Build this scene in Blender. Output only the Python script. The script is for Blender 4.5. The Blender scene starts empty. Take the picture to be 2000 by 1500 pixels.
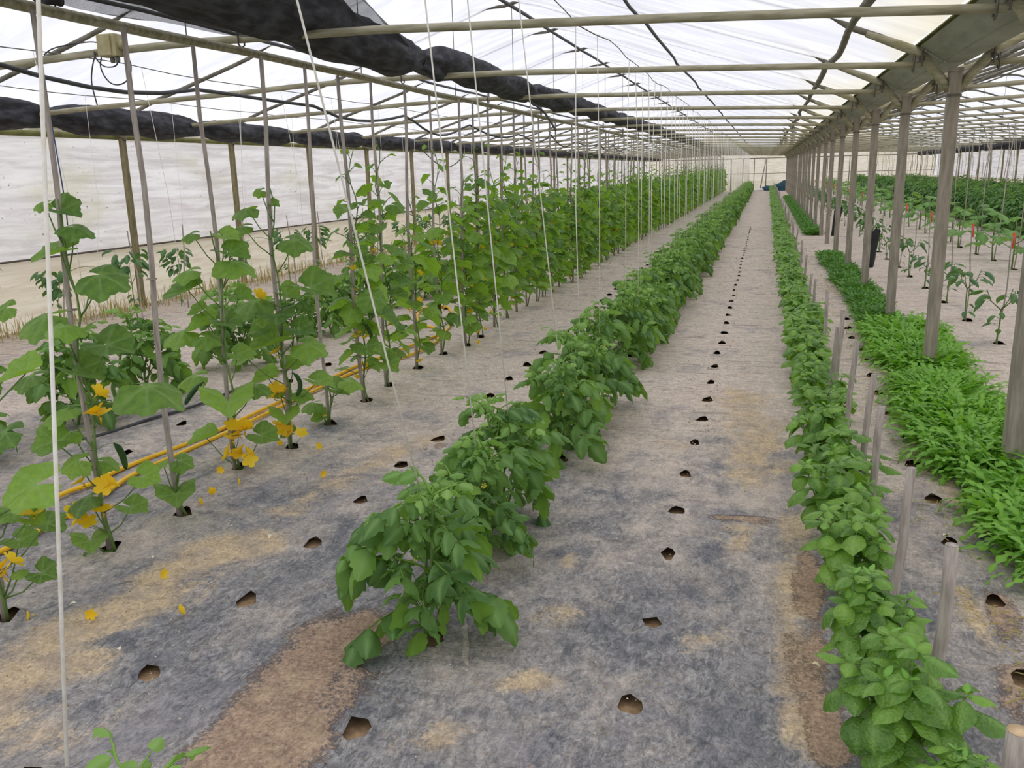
import bpy, math, random
import numpy as np
from mathutils import Vector, Matrix, noise as mnoise
from mathutils.geometry import delaunay_2d_cdt

random.seed(7)
rng = np.random.default_rng(7)
PI = math.pi
scn = bpy.context.scene
COL = scn.collection

# ------------------------------------------------------------------ camera, sky, exposure
F_PX, EYE = 1700.0, 1.5
def _n(v): return v / np.linalg.norm(v)
_Y = _n(np.array([(1497 - 1000) / F_PX, (750 - 325) / F_PX, -1.0]))
_D = _n(np.array([165 / F_PX, -7300 / F_PX, -1.0]))
_Z = -_D; _Z = _n(_Z - _Y * np.dot(_Z, _Y)); _X = np.cross(_Y, _Z)
CAM = np.array([_X, _Y, _Z])                      # world axes in camera coordinates
cam_data = bpy.data.cameras.new('camera')
cam_data.sensor_width = 36.0
cam_data.lens = 36.0 * F_PX / 2000.0
cam_data.clip_start = 0.05; cam_data.clip_end = 400
cam = bpy.data.objects.new('camera', cam_data); COL.objects.link(cam)
m4 = Matrix.Identity(4)
for r in range(3):
    for c in range(3): m4[r][c] = CAM[r, c]
m4[2][3] = EYE
cam.matrix_world = m4
scn.camera = cam

def _ray(u, v): return CAM @ np.array([(u - 1000) / F_PX, (750 - v) / F_PX, -1.0])
def _on(u, v, ax, val):
    r = _ray(u, v); o = np.array([0, 0, EYE]); return o + (val - o[ax]) / r[ax] * r
def at_x(u, v, x): return _on(u, v, 0, x)
def at_y(u, v, y): return _on(u, v, 1, y)
def at_z(u, v, z=0.0): return _on(u, v, 2, z)
def px_per_m(p): return F_PX / float(np.dot(-CAM.T[2], np.array(p) - np.array([0, 0, EYE])))

world = bpy.data.worlds.new('overcast_sky'); scn.world = world; world.use_nodes = True
nt = world.node_tree; nt.nodes.clear()
wo = nt.nodes.new('ShaderNodeOutputWorld'); bg = nt.nodes.new('ShaderNodeBackground')
tc = nt.nodes.new('ShaderNodeTexCoord'); sp = nt.nodes.new('ShaderNodeSeparateXYZ')
mr = nt.nodes.new('ShaderNodeMapRange'); mr.inputs[1].default_value = 0.0; mr.inputs[2].default_value = 1.0
mr.inputs[3].default_value = 0.95; mr.inputs[4].default_value = 1.25
bg.inputs[0].default_value = (0.955, 0.965, 1.0, 1)
nt.links.new(tc.outputs['Generated'], sp.inputs[0]); nt.links.new(sp.outputs[2], mr.inputs[0])
nt.links.new(mr.outputs[0], bg.inputs[1]); nt.links.new(bg.outputs[0], wo.inputs[0])

sd = bpy.data.lights.new('veiled_sun', 'SUN'); sd.energy = 0.8; sd.angle = math.radians(50); sd.color = (1, 0.97, 0.92)
sun = bpy.data.objects.new('veiled_sun', sd); COL.objects.link(sun)
sun.rotation_euler = (math.radians(18), math.radians(-14), 0)

scn.view_settings.view_transform = 'Standard'
scn.view_settings.look = 'None'
scn.view_settings.exposure = 0.16
scn.view_settings.gamma = 1.0
scn.view_settings.use_curve_mapping = False
scn.cycles.max_bounces = 7
scn.cycles.diffuse_bounces = 4
scn.cycles.glossy_bounces = 2
scn.cycles.transmission_bounces = 3
scn.cycles.transparent_max_bounces = 10
scn.cycles.caustics_reflective = False
scn.cycles.caustics_refractive = False

# ------------------------------------------------------------------ helpers
def srgb(r, g, b):
    f = lambda c: (c / 255 / 12.92) if c / 255 <= 0.04045 else ((c / 255 + 0.055) / 1.055) ** 2.4
    return (f(r), f(g), f(b), 1)

class NT:
    """tiny node-building helper"""
    def __init__(s, name):
        s.m = bpy.data.materials.new(name); s.m.use_nodes = True
        s.t = s.m.node_tree; s.t.nodes.clear()
        s.out = s.t.nodes.new('ShaderNodeOutputMaterial')
    def n(s, typ, props=None, **ins):
        x = s.t.nodes.new(typ)
        for k, v in (props or {}).items(): setattr(x, k, v)
        for k, v in ins.items():
            key = int(k[1:]) if k[0] == 'i' and k[1:].isdigit() else k.replace('_', ' ')
            s.put(x.inputs[key], v)
        return x
    def put(s, sock, v):
        if isinstance(v, bpy.types.NodeSocket): s.t.links.new(v, sock)
        elif isinstance(v, bpy.types.Node): s.t.links.new(v.outputs[0], sock)
        else: sock.default_value = v
    def mix(s, fac, a, b, blend='MIX'):
        x = s.t.nodes.new('ShaderNodeMix'); x.data_type = 'RGBA'; x.blend_type = blend
        s.put(x.inputs[0], fac); s.put(x.inputs[6], a); s.put(x.inputs[7], b); return x.outputs[2]
    def math(s, op, a, b=0.0, clamp=False):
        x = s.t.nodes.new('ShaderNodeMath'); x.operation = op; x.use_clamp = clamp
        s.put(x.inputs[0], a); s.put(x.inputs[1], b); return x.outputs[0]
    def ramp(s, v, lo, hi, a=0.0, b=1.0):
        x = s.t.nodes.new('ShaderNodeMapRange'); x.interpolation_type = 'SMOOTHSTEP'
        s.put(x.inputs[0], v); x.inputs[1].default_value = lo; x.inputs[2].default_value = hi
        x.inputs[3].default_value = a; x.inputs[4].default_value = b; return x.outputs[0]
    def coord(s, scale=(1, 1, 1), which='Object'):
        c = s.t.nodes.new('ShaderNodeTexCoord'); mp = s.t.nodes.new('ShaderNodeMapping')
        mp.inputs['Scale'].default_value = scale; s.t.links.new(c.outputs[which], mp.inputs[0]); return mp.outputs[0]
    def noise(s, vec, scale, detail=4, rough=0.55, dist=0.0):
        x = s.t.nodes.new('ShaderNodeTexNoise'); s.put(x.inputs['Vector'], vec)
        x.inputs['Scale'].default_value = scale; x.inputs['Detail'].default_value = detail
        x.inputs['Roughness'].default_value = rough; x.inputs['Distortion'].default_value = dist; return x.outputs[0]
    def attr(s, name):
        x = s.t.nodes.new('ShaderNodeAttribute'); x.attribute_name = name; return x.outputs['Fac']
    def objrand(s):
        return s.t.nodes.new('ShaderNodeObjectInfo').outputs['Random']
    def bump(s, h, strength=0.3, dist=0.01):
        x = s.t.nodes.new('ShaderNodeBump'); s.put(x.inputs['Height'], h)
        x.inputs['Strength'].default_value = strength; x.inputs['Distance'].default_value = dist; return x.outputs[0]
    def principled(s, color, rough=0.6, normal=None, metal=0.0, spec=0.4):
        x = s.t.nodes.new('ShaderNodeBsdfPrincipled')
        s.put(x.inputs['Base Color'], color); s.put(x.inputs['Roughness'], rough)
        x.inputs['Metallic'].default_value = metal; x.inputs['Specular IOR Level'].default_value = spec
        if normal is not None: s.put(x.inputs['Normal'], normal)
        return x.outputs[0]
    def mixsh(s, fac, a, b):
        x = s.t.nodes.new('ShaderNodeMixShader'); s.put(x.inputs[0], fac)
        s.t.links.new(a, x.inputs[1]); s.t.links.new(b, x.inputs[2]); return x.outputs[0]
    def end(s, sh):
        s.t.links.new(sh, s.out.inputs[0]); return s.m

def leaf_mat(name, dark, light, trans, vein=None, rough=0.5, tfac=0.3, spec=0.35, quilt=0.0):
    k = NT(name)
    r = k.math('FRACT', k.math('ADD', k.attr('rnd'), k.objrand()))
    n = k.noise(k.coord((1, 1, 1)), 9, 2)
    c = k.mix(k.math('ADD', k.math('MULTIPLY', r, 0.7), k.math('MULTIPLY', k.math('SUBTRACT', n, 0.4), 0.8), clamp=True), dark, light)
    if vein is not None:
        c = k.mix(k.math('MULTIPLY', k.attr('vein'), 0.55), c, vein)
    back = k.t.nodes.new('ShaderNodeNewGeometry').outputs['Backfacing']
    c2 = k.mix(k.math('MULTIPLY', back, 0.45), c, trans)
    nm = None
    if quilt:
        vo = k.t.nodes.new('ShaderNodeTexVoronoi'); vo.inputs['Scale'].default_value = quilt; k.put(vo.inputs['Vector'], k.coord((1, 1, 1)))
        nm = k.bump(vo.outputs['Distance'], 0.30, 0.2 / quilt)
        c2 = k.mix(k.ramp(vo.outputs['Distance'], 0.0, 0.5, 0.07, 0.0), c2, dark)
    pr = k.principled(c2, rough, nm, spec=spec)
    tr = k.n('ShaderNodeBsdfTranslucent', Color=k.mix(0.35, trans, c))
    return k.end(k.mixsh(tfac, pr, tr.outputs[0]))

def simple_mat(name, a, b=None, scale=8, rough=0.7, stretch=(1, 1, 1), metal=0.0, bump=0.0, spec=0.3, vary=0.0):
    k = NT(name)
    n = k.noise(k.coord(stretch), scale, 5, 0.6)
    c = k.mix(k.ramp(n, 0.3, 0.7), a, b if b else a)
    if vary: c = k.mix(k.math('MULTIPLY', k.objrand(), vary), c, (0.02, 0.018, 0.015, 1))
    nm = k.bump(n, bump, 0.004) if bump else None
    return k.end(k.principled(c, rough, nm, metal, spec))

M = {}
M['cuc'] = leaf_mat('cucumber_leaf', srgb(66, 102, 52), srgb(152, 192, 74), srgb(164, 212, 50), srgb(168, 200, 128), 0.52, 0.40, 0.4, 13)
M['tom'] = leaf_mat('tomato_leaf', srgb(64, 102, 54), srgb(136, 178, 84), srgb(150, 194, 60), srgb(144, 182, 114), 0.6, 0.32, 0.35, 70)
M['tomyoung'] = leaf_mat('young_tomato_leaf', srgb(108, 152, 70), srgb(156, 194, 98), srgb(156, 198, 84), srgb(156, 188, 122), 0.6, 0.32)
M['basil'] = leaf_mat('basil_leaf', srgb(74, 118, 44), srgb(146, 192, 72), srgb(158, 208, 50), srgb(150, 192, 96), 0.32, 0.3, 0.55, 15)
M['basilyoung'] = leaf_mat('young_basil_leaf', srgb(112, 164, 64), srgb(142, 194, 80), srgb(156, 208, 66), srgb(146, 194, 100), 0.42, 0.3, 0.45)
M['pepper'] = leaf_mat('pepper_leaf', srgb(56, 94, 52), srgb(96, 142, 76), srgb(114, 164, 52), srgb(116, 156, 96), 0.4, 0.22, 0.5)
M['eggplant'] = leaf_mat('eggplant_leaf', srgb(86, 134, 70), srgb(132, 174, 92), srgb(150, 198, 66), srgb(140, 176, 120), 0.6, 0.3)
M['rocket'] = leaf_mat('rocket_leaf', srgb(84, 138, 40), srgb(144, 200, 70), srgb(156, 214, 52), srgb(154, 204, 96), 0.5, 0.3)
M['parsley'] = leaf_mat('parsley_leaf', srgb(64, 112, 46), srgb(118, 170, 70), srgb(120, 174, 62), None, 0.5, 0.28)
M['hedge'] = leaf_mat('bushy_tomato_leaf', srgb(60, 98, 54), srgb(122, 166, 84), srgb(122, 168, 68), srgb(116, 154, 96), 0.55, 0.26)
M['stem'] = simple_mat('plant_stem', srgb(110, 138, 72), srgb(86, 116, 56), 14, 0.6)
M['basilstem'] = simple_mat('basil_stem', srgb(120, 150, 74), srgb(96, 130, 60), 14, 0.6)
M['drygrass'] = leaf_mat('dry_grass', srgb(150, 140, 84), srgb(186, 168, 104), srgb(190, 180, 100), None, 0.7, 0.25)
k = NT('cucumber_petal')
M['petal'] = k.end(k.mixsh(0.35, k.principled(k.mix(k.objrand(), srgb(250, 206, 24), srgb(255, 224, 60)), 0.5), k.n('ShaderNodeBsdfTranslucent', Color=srgb(255, 205, 20)).outputs[0]))
M['palepetal'] = simple_mat('pale_petal', srgb(226, 218, 196), srgb(230, 216, 164), 30, 0.7)
M['palecrumb'] = simple_mat('pale_crumb', srgb(216, 206, 188), srgb(196, 180, 154), 30, 0.8)
M['tomflower'] = simple_mat('tomato_flower', srgb(226, 214, 60), srgb(236, 226, 110), 30, 0.6)
M['fruit'] = simple_mat('cucumber_skin', srgb(34, 66, 34), srgb(60, 96, 46), 40, 0.45, bump=0.4)
M['stake'] = simple_mat('weathered_stake', srgb(188, 178, 168), srgb(146, 136, 127), 10, 0.85, (6, 6, 0.8), bump=0.35, vary=0.12)
M['cutwood'] = simple_mat('fresh_cut_wood', srgb(214, 188, 150), srgb(190, 160, 120), 20, 0.8)
M['post'] = simple_mat('galvanised_post', srgb(172, 162, 148), srgb(136, 128, 114), 5, 0.7, (5, 5, 0.7), bump=0.25, vary=0.1)
M['mosspipe'] = simple_mat('algae_stained_pipe', srgb(186, 180, 156), srgb(142, 138, 110), 7, 0.75, (0.7, 5, 5), bump=0.2, vary=0.1)
M['wallpost'] = simple_mat('mossy_wall_post', srgb(156, 146, 112), srgb(114, 106, 74), 7, 0.8, (4, 4, 0.8), bump=0.3, vary=0.1)
M['hoop'] = simple_mat('dull_hoop_pipe', srgb(128, 124, 112), srgb(96, 94, 80), 6, 0.7, bump=0.15)
M['cable'] = simple_mat('dark_cable', srgb(62, 64, 66), srgb(84, 86, 88), 10, 0.6)
M['bluerope'] = simple_mat('blue_rope', srgb(52, 74, 120), srgb(70, 92, 140), 20, 0.7)
M['wire'] = simple_mat('rusty_wire', srgb(110, 104, 96), srgb(84, 80, 74), 20, 0.6)
M['gutter'] = simple_mat('galvanised_gutter', srgb(160, 162, 150), srgb(132, 134, 122), 3, 0.75, (1, 0.5, 4), bump=0.1)
M['gutterlip'] = simple_mat('mossy_gutter_edge', srgb(136, 136, 84), srgb(104, 104, 60), 5, 0.8, bump=0.2)
M['twine'] = simple_mat('white_twine', srgb(246, 243, 236), srgb(230, 224, 210), 40, 0.8)
M['greytwine'] = simple_mat('grey_twine', srgb(176, 168, 152), srgb(150, 142, 126), 40, 0.8)
M['box'] = simple_mat('cream_plastic', srgb(196, 186, 150), srgb(160, 150, 108), 8, 0.6, vary=0.0)
M['grey'] = simple_mat('grey_plastic', srgb(120, 120, 110), srgb(96, 96, 88), 10, 0.6)
M['blackplastic'] = simple_mat('black_plastic', srgb(34, 34, 36), srgb(50, 50, 52), 8, 0.5, bump=0.3)
M['hose'] = simple_mat('yellow_hose', srgb(236, 178, 26), srgb(246, 200, 50), 12, 0.4)
M['redtape'] = simple_mat('orange_red_tape', srgb(206, 74, 40), srgb(220, 96, 50), 20, 0.6)
M['teal'] = simple_mat('dark_teal_sheet', srgb(34, 66, 84), srgb(50, 88, 100), 4, 0.6)
M['whitebag'] = simple_mat('white_sack', srgb(230, 228, 222), srgb(210, 206, 198), 5, 0.7)
M['soil'] = simple_mat('dry_soil', srgb(182, 152, 116), srgb(132, 108, 82), 30, 0.95, bump=0.8)
M['outside'] = simple_mat('outside_grass', srgb(140, 140, 122), srgb(160, 156, 132), 0.5, 0.95)

# shade net: dense black cloth with a hint of its weave
def net_mat(name, alpha):
    k = NT(name)
    n = k.noise(k.coord((3, 1, 3)), 6, 4)
    w = k.noise(k.coord((40, 300, 40)), 4, 2)
    c = k.mix(k.ramp(n, 0.35, 0.7), srgb(44, 44, 47), srgb(80, 80, 86))
    sh = k.principled(c, 0.75, k.bump(k.math('ADD', n, k.math('MULTIPLY', w, 0.25)), 0.6, 0.02), spec=0.25)
    if alpha < 1:
        fac = k.math('ADD', k.math('MULTIPLY', k.math('SUBTRACT', w, 0.5), 0.9), alpha, clamp=True)
        return k.end(k.mixsh(fac, k.n('ShaderNodeBsdfTransparent').outputs[0], sh))
    return k.end(sh)
M['net'] = net_mat('black_shade_net', 1.0)
M['netthin'] = net_mat('single_layer_shade_net', 0.68)

# greenhouse film
def film_mat(name, transp, tint, dirt_col, kind):
    k = NT(name)
    col = tint
    if kind == 'roof':
        crease = k.noise(k.coord((0.45, 1.1, 0.45)), 1.3, 4, 0.5, 1.6)
        crease2 = k.noise(k.coord((0.5, 3.2, 0.5)), 2.6, 5, 0.6, 0.8)
        fold = k.math('ADD', k.math('MULTIPLY', k.ramp(crease, 0.36, 0.62), 0.7), k.math('MULTIPLY', k.ramp(crease2, 0.35, 0.65), 0.3))
        dn = k.noise(k.coord((1, 0.35, 1)), 1.1, 4, 0.6)
        dirt = k.math('ADD', k.math('MULTIPLY', k.attr('edge'), k.ramp(dn, 0.3, 0.6)), k.math('MULTIPLY', k.ramp(dn, 0.63, 0.74), 0.45), clamp=True)
        col = k.mix(fold, (0.72, 0.725, 0.80, 1), (0.90, 0.905, 0.94, 1))  # shading of the film folds painted into the tint as darker bands
        col = k.mix(k.math('MULTIPLY', dirt, 0.6), col, dirt_col)
    else:
        st = k.noise(k.coord((1, 0.35, 5)), 2.4, 6, 0.65, 0.6)
        sp1 = k.noise(k.coord((1, 1, 1)), 26, 3, 0.5)
        blot = k.noise(k.coord((1, 0.6, 1.4)), 1.3, 5, 0.6)
        col = k.mix(k.ramp(st, 0.36, 0.68, 0, 0.75), tint, dirt_col)
        col = k.mix(k.math('MULTIPLY', k.ramp(blot, 0.5, 0.75), 0.5), col, srgb(204, 200, 166))
        col = k.mix(k.math('MULTIPLY', k.ramp(sp1, 0.68, 0.74), k.ramp(blot, 0.35, 0.6)), col, srgb(96, 88, 78))
        col = k.mix(k.math('MULTIPLY', k.attr('edge'), k.ramp(st, 0.25, 0.55)), col, srgb(120, 112, 66))
    a = k.n('ShaderNodeBsdfTransparent', Color=col).outputs[0]
    b = k.n('ShaderNodeBsdfTranslucent', Color=col).outputs[0]
    d = k.n('ShaderNodeBsdfDiffuse', Color=col).outputs[0]
    return k.end(k.mixsh(transp, k.mixsh(0.18, b, d), a))
M['film'] = film_mat('roof_film', 0.16, None, srgb(232, 218, 168), 'roof')
M['wallfilm'] = film_mat('side_film', 0.10, srgb(250, 246, 250), srgb(206, 198, 202), 'wall')
M['skirt'] = film_mat('skirt_film', 0.05, srgb(236, 226, 212), srgb(206, 192, 170), 'wall')
M['endfilm'] = film_mat('end_film', 0.20, srgb(246, 238, 226), srgb(222, 210, 190), 'wall')

# ground cover mat
k = NT('woven_ground_cover')
big = k.noise(k.coord((1, 0.7, 1)), 1.7, 6, 0.62)
mid = k.noise(k.coord((1.0, 0.8, 1)), 7.0, 6, 0.7)
fine = k.noise(k.coord((1, 1, 1)), 70, 5, 0.75)
scratch = k.noise(k.coord((1.5, 0.8, 1)), 24, 8, 0.8, 1.2)
wrk = k.noise(k.coord((0.7, 4.5, 1)), 3.2, 5, 0.6, 0.5)
blot = k.noise(k.coord((1.0, 0.8, 1)), 3.3, 7, 0.72, 0.6)
base = k.mix(k.ramp(scratch, 0.34, 0.68), srgb(96, 97, 102), srgb(172, 169, 166))
base = k.mix(k.math('MULTIPLY', k.ramp(blot, 0.36, 0.50, 1, 0), 0.45), base, srgb(92, 96, 106))
dustv = k.math('ADD', k.math('ADD', k.math('MULTIPLY', big, 0.7), k.math('MULTIPLY', blot, 0.65)), k.math('MULTIPLY', k.attr('dust'), 0.55))
dustc = k.mix(k.ramp(fine, 0.3, 0.7), srgb(192, 177, 161), srgb(234, 220, 205))
dustc = k.mix(k.ramp(big, 0.40, 0.66), dustc, srgb(214, 198, 182))
base = k.mix(k.ramp(dustv, 0.66, 1.02, 0, 0.92), base, dustc)
base = k.mix(k.math('MULTIPLY', k.ramp(k.noise(k.coord((1.2, 0.8, 1)), 2.3, 7, 0.7, 0.4), 0.53, 0.66), 0.55), base, srgb(150, 146, 150))
wrinkle_shade = k.noise(k.coord((0.8, 5.0, 1)), 2.8, 7, 0.7, 1.2)
base = k.mix(k.math('MULTIPLY', k.ramp(wrinkle_shade, 0.555, 0.64), k.math('ADD', k.math('MULTIPLY', k.attr('dust'), 0.62), 0.10)), base, srgb(134, 120, 110))  # shade of the cover's wrinkles painted in as dirt-brown cross streaks
nz = k.math('ADD', k.math('MULTIPLY', k.math('SUBTRACT', blot, 0.5), 1.7), k.math('MULTIPLY', k.math('SUBTRACT', fine, 0.5), 0.9))
sandv = k.math('ADD', k.attr('sand'), nz)
sandc = k.mix(k.ramp(fine, 0.3, 0.7), srgb(190, 164, 126), srgb(222, 200, 164))
sandc = k.mix(k.ramp(mid, 0.42, 0.62), sandc, srgb(182, 164, 142))
base = k.mix(k.ramp(sandv, 0.42, 0.82, 0, 0.82), base, sandc)
soilv = k.math('ADD', k.attr('soil'), nz)
soilc = k.mix(k.ramp(fine, 0.32, 0.68), srgb(140, 114, 96), srgb(186, 160, 134))
soilc = k.mix(k.ramp(mid, 0.5, 0.62), soilc, srgb(184, 160, 132))
base = k.mix(k.ramp(soilv, 0.40, 0.66, 0, 0.92), base, soilc)
edge = k.math('MULTIPLY', k.ramp(soilv, 0.34, 0.46), k.ramp(soilv, 0.46, 0.60, 1, 0))
base = k.mix(k.math('MULTIPLY', edge, 0.7), base, srgb(92, 72, 60))
fib = k.noise(k.coord((1.3, 0.7, 1)), 46, 9, 0.82, 1.5)
fib2 = k.noise(k.coord((1, 1, 1)), 15, 9, 0.8, 0.5)
gain = k.math('ADD', k.math('MULTIPLY', k.ramp(fib, 0.34, 0.66), 0.52), k.math('MULTIPLY', k.ramp(fib2, 0.36, 0.64), 0.34))
base = k.mix(1.0, base, k.mix(gain, (0.54, 0.54, 0.54, 1), (1.46, 1.45, 1.43, 1)), 'MULTIPLY')
spk = k.noise(k.coord((1, 1, 1)), 34, 4, 0.7)
base = k.mix(k.ramp(spk, 0.66, 0.74, 0, 0.5), base, srgb(92, 78, 66))
spk2 = k.noise(k.coord((1, 1, 1)), 47, 3, 0.7)
base = k.mix(k.ramp(spk2, 0.69, 0.75, 0, 0.6), base, srgb(214, 200, 176))
hgt = k.math('ADD', k.math('MULTIPLY', wrk, 1.0), k.math('ADD', k.math('MULTIPLY', mid, 0.5), k.math('MULTIPLY', fine, 0.12)))
M['mat'] = k.end(k.principled(base, 0.85, k.bump(hgt, 0.55, 0.035), spec=0.2))

def mesh(name, V, F, mat, smooth=True, attrs=None):
    me = bpy.data.meshes.new(name)
    me.from_pydata([tuple(map(float, v)) for v in V], [], [tuple(int(i) for i in f) for f in F])
    for a, vals in (attrs or {}).items():
        at = me.attributes.new(a, 'FLOAT', 'POINT'); at.data.foreach_set('value', np.asarray(vals, dtype=np.float32))
    mats = mat if isinstance(mat, (list, tuple)) else [mat]
    for m_ in mats: me.materials.append(m_)
    if smooth: me.polygons.foreach_set('use_smooth', [True] * len(me.polygons))
    me.update(); return me

def link(name, me, parent=None, mw=None, kind=None, label=None):
    o = bpy.data.objects.new(name, me); COL.objects.link(o)
    if parent is not None: o.parent = parent
    if mw is not None: o.matrix_basis = mw
    if kind: o['kind'] = kind
    if label: o['label'] = label
    return o

def tag(o, label, cat, group=None):
    o['label'] = label; o['category'] = cat
    if group: o['group'] = group
    return o

def root(name, loc, label, cat, group=None, rotz=0.0, scale=1.0):
    o = bpy.data.objects.new(name, None); COL.objects.link(o)
    o.empty_display_size = 0.1
    o.matrix_basis = Matrix.Translation(Vector(loc)) @ Matrix.Rotation(rotz, 4, 'Z') @ Matrix.Scale(scale, 4)
    return tag(o, label, cat, group)

class MB:
    """collects geometry for ONE mesh"""
    def __init__(s): s.V = []; s.F = []; s.rnd = []; s.vein = []
    def add(s, V, F, rnd=0.5, vein=None):
        b = len(s.V); V = np.asarray(V, float)
        s.V.extend(V.tolist()); s.F.extend([[i + b for i in f] for f in F])
        s.rnd.extend([rnd] * len(V)); s.vein.extend(list(vein) if vein is not None else [0.0] * len(V))
    def tube(s, pts, rad, n=6, cap=True, flat=1.0):
        V, F = tube(pts, rad, n, cap, flat); s.add(V, F)
    def box(s, lo, hi):
        x0, y0, z0 = lo; x1, y1, z1 = hi
        V = [(x0, y0, z0), (x1, y0, z0), (x1, y1, z0), (x0, y1, z0), (x0, y0, z1), (x1, y0, z1), (x1, y1, z1), (x0, y1, z1)]
        s.add(V, [(0, 3, 2, 1), (4, 5, 6, 7), (0, 1, 5, 4), (1, 2, 6, 5), (2, 3, 7, 6), (3, 0, 4, 7)])
    def mesh(s, name, mat, smooth=True):
        return mesh(name, s.V, s.F, mat, smooth, {'rnd': s.rnd, 'vein': s.vein})

def tube(pts, rad, n=6, cap=True, flat=1.0):
    P = np.asarray(pts, float); m = len(P)
    R = np.full(m, rad, float) if np.isscalar(rad) else np.asarray(rad, float)
    T = np.gradient(P, axis=0); T /= np.linalg.norm(T, axis=1)[:, None] + 1e-12
    ref = np.array([0, 0, 1.0]) if abs(T[0][2]) < 0.9 else np.array([1.0, 0, 0])
    V = []
    side = np.cross(T[0], ref); side /= np.linalg.norm(side)
    for i in range(m):
        side = side - T[i] * np.dot(side, T[i]); side /= np.linalg.norm(side) + 1e-12
        up = np.cross(side, T[i])
        for j in range(n):
            a = 2 * PI * j / n
            V.append(P[i] + R[i] * (math.cos(a) * side + flat * math.sin(a) * up))
    F = []
    for i in range(m - 1):
        for j in range(n):
            F.append((i * n + j, i * n + (j + 1) % n, (i + 1) * n + (j + 1) % n, (i + 1) * n + j))
    if cap: F.append(tuple(range(n - 1, -1, -1))); F.append(tuple((m - 1) * n + j for j in range(n)))
    return np.array(V), F

ONES = 'zeroth first second third fourth fifth sixth seventh eighth ninth tenth eleventh twelfth thirteenth fourteenth fifteenth sixteenth seventeenth eighteenth nineteenth twentieth'.split()
TENS = {2: ('twenty', 'twentieth'), 3: ('thirty', 'thirtieth'), 4: ('forty', 'fortieth')}
def ordn(i):
    if i <= 20: return ONES[i]
    t, o = divmod(i, 10)
    return TENS[t][1] if o == 0 else TENS[t][0] + '-' + ONES[o]

# ------------------------------------------------------------------ layout constants (metres)
BAY = 2.27
POST_Y = [6.8 + BAY * k for k in range(-2, 24)]       # 2.26 ... 59
XP, XL, XR = 1.2, -7.55, 9.95
RIDGE_X, RIDGE_Z = -3.17, 3.57
Y0, Y1 = -2.28, 60.0
def roof_z(x):                                         # centre bay section; the right bay mirrors it
    if x > XP: x = 2 * XP - x
    d = abs(x - RIDGE_X)
    return float(np.interp(d, [0, 0.35, 2.0, 3.2, 3.7, 4.15, 4.38], [3.57, 3.49, 2.93, 2.56, 2.41, 2.24, 2.12]))
def bar_z(x):
    if x > XP: x = 2 * XP - x
    return float(np.interp(x, [-7.5, -6, -4.3, -3.7, -3.1, -2, -0.5, 0.3, 1.0], [2.06, 2.14, 2.205, 2.235, 2.25, 2.245, 2.2, 2.17, 2.14]))

# ------------------------------------------------------------------ ground
me = mesh('ground', [(-60, -40, -0.12), (60, -40, -0.12), (60, 110, -0.12), (-60, 110, -0.12)], [(0, 1, 2, 3)], M['outside'], False)
g = link('ground', me, kind='structure'); g['label'] = 'grass field around the greenhouse'
me = mesh('floor_soil', [(XL, Y0, -0.016), (XR, Y0, -0.016), (XR, Y1, -0.016), (XL, Y1, -0.016)], [(0, 1, 2, 3)], M['soil'], False)
g = link('floor', me, kind='structure'); g['label'] = 'dry brown soil under the ground cover'

# planting rows
TOM_Y = [1.0, 2.42, 2.98, 3.43, 4.32, 4.86, 5.36, 6.65, 7.05, 7.5]
while TOM_Y[-1] < 57.5: TOM_Y.append(TOM_Y[-1] + random.uniform(0.44, 0.53))
BAS_Y = [2.10, 2.52, 3.02, 3.5, 3.95, 4.4, 4.85, 5.3]
while BAS_Y[-1] < 57: BAS_Y.append(BAS_Y[-1] + random.uniform(0.42, 0.48))
CUC_Y = [2.203, 2.788, 3.202, 3.834, 4.22, 4.717, 5.261]
while CUC_Y[-1] < 57.5: CUC_Y.append(CUC_Y[-1] + random.choice([0.42, 0.5, 0.55]) + random.uniform(-0.04, 0.04))
CUC_X = [-2.55, -2.597, -2.55, -2.66, -2.562, -2.577, -2.589] + [-2.58 + random.uniform(-0.05, 0.05) for _ in CUC_Y[7:]]
PEP_Y = [7.98, 9.19, 10.38, 11.6, 12.8, 13.95] + [13.95 + 1.2 * i for i in range(1, 34)]
EGG_Y = [12.5, 13.67, 14.87, 16.03, 17.3] + [17.3 + 1.2 * i for i in range(1, 33)]

holes = []     # x, y, radius
for i in range(44): holes.append((-0.32 + random.uniform(-.012, .012), 1.72 + 0.5 * i + random.uniform(-.02, .02), (random.uniform(.030, .040) if i < 18 else random.uniform(.016, .024))))
for i in range(26): holes.append((-1.78 + random.uniform(-.015, .015), 1.52 + 0.503 * i, random.uniform(.036, .046)))
holes += [(-1.03, 1.915, 0.045), (-1.03, 1.42, 0.045)]
for y in TOM_Y[1:9]: holes.append((-1.0, y, 0.045))
for x, y in list(zip(CUC_X, CUC_Y))[:12]: holes.append((x + 0.02, y, 0.045))
for i in range(14): holes.append((0.80 + random.uniform(-.03, .03), 2.6 + 0.5 * i, random.uniform(.03, .045)))
for y in PEP_Y[:8]: holes.append((1.93, y, 0.05))
for y in EGG_Y[:6]: holes.append((3.4, y, 0.05))
for i in range(12): holes.append((-3.45 + random.uniform(-.04, .04), 3.3 + 0.6 * i, random.uniform(.035, .045)))
for i in range(8): holes.append((-5.3 + random.uniform(-.1, .1), 6.4 + 1.1 * i, 0.05))

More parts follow.
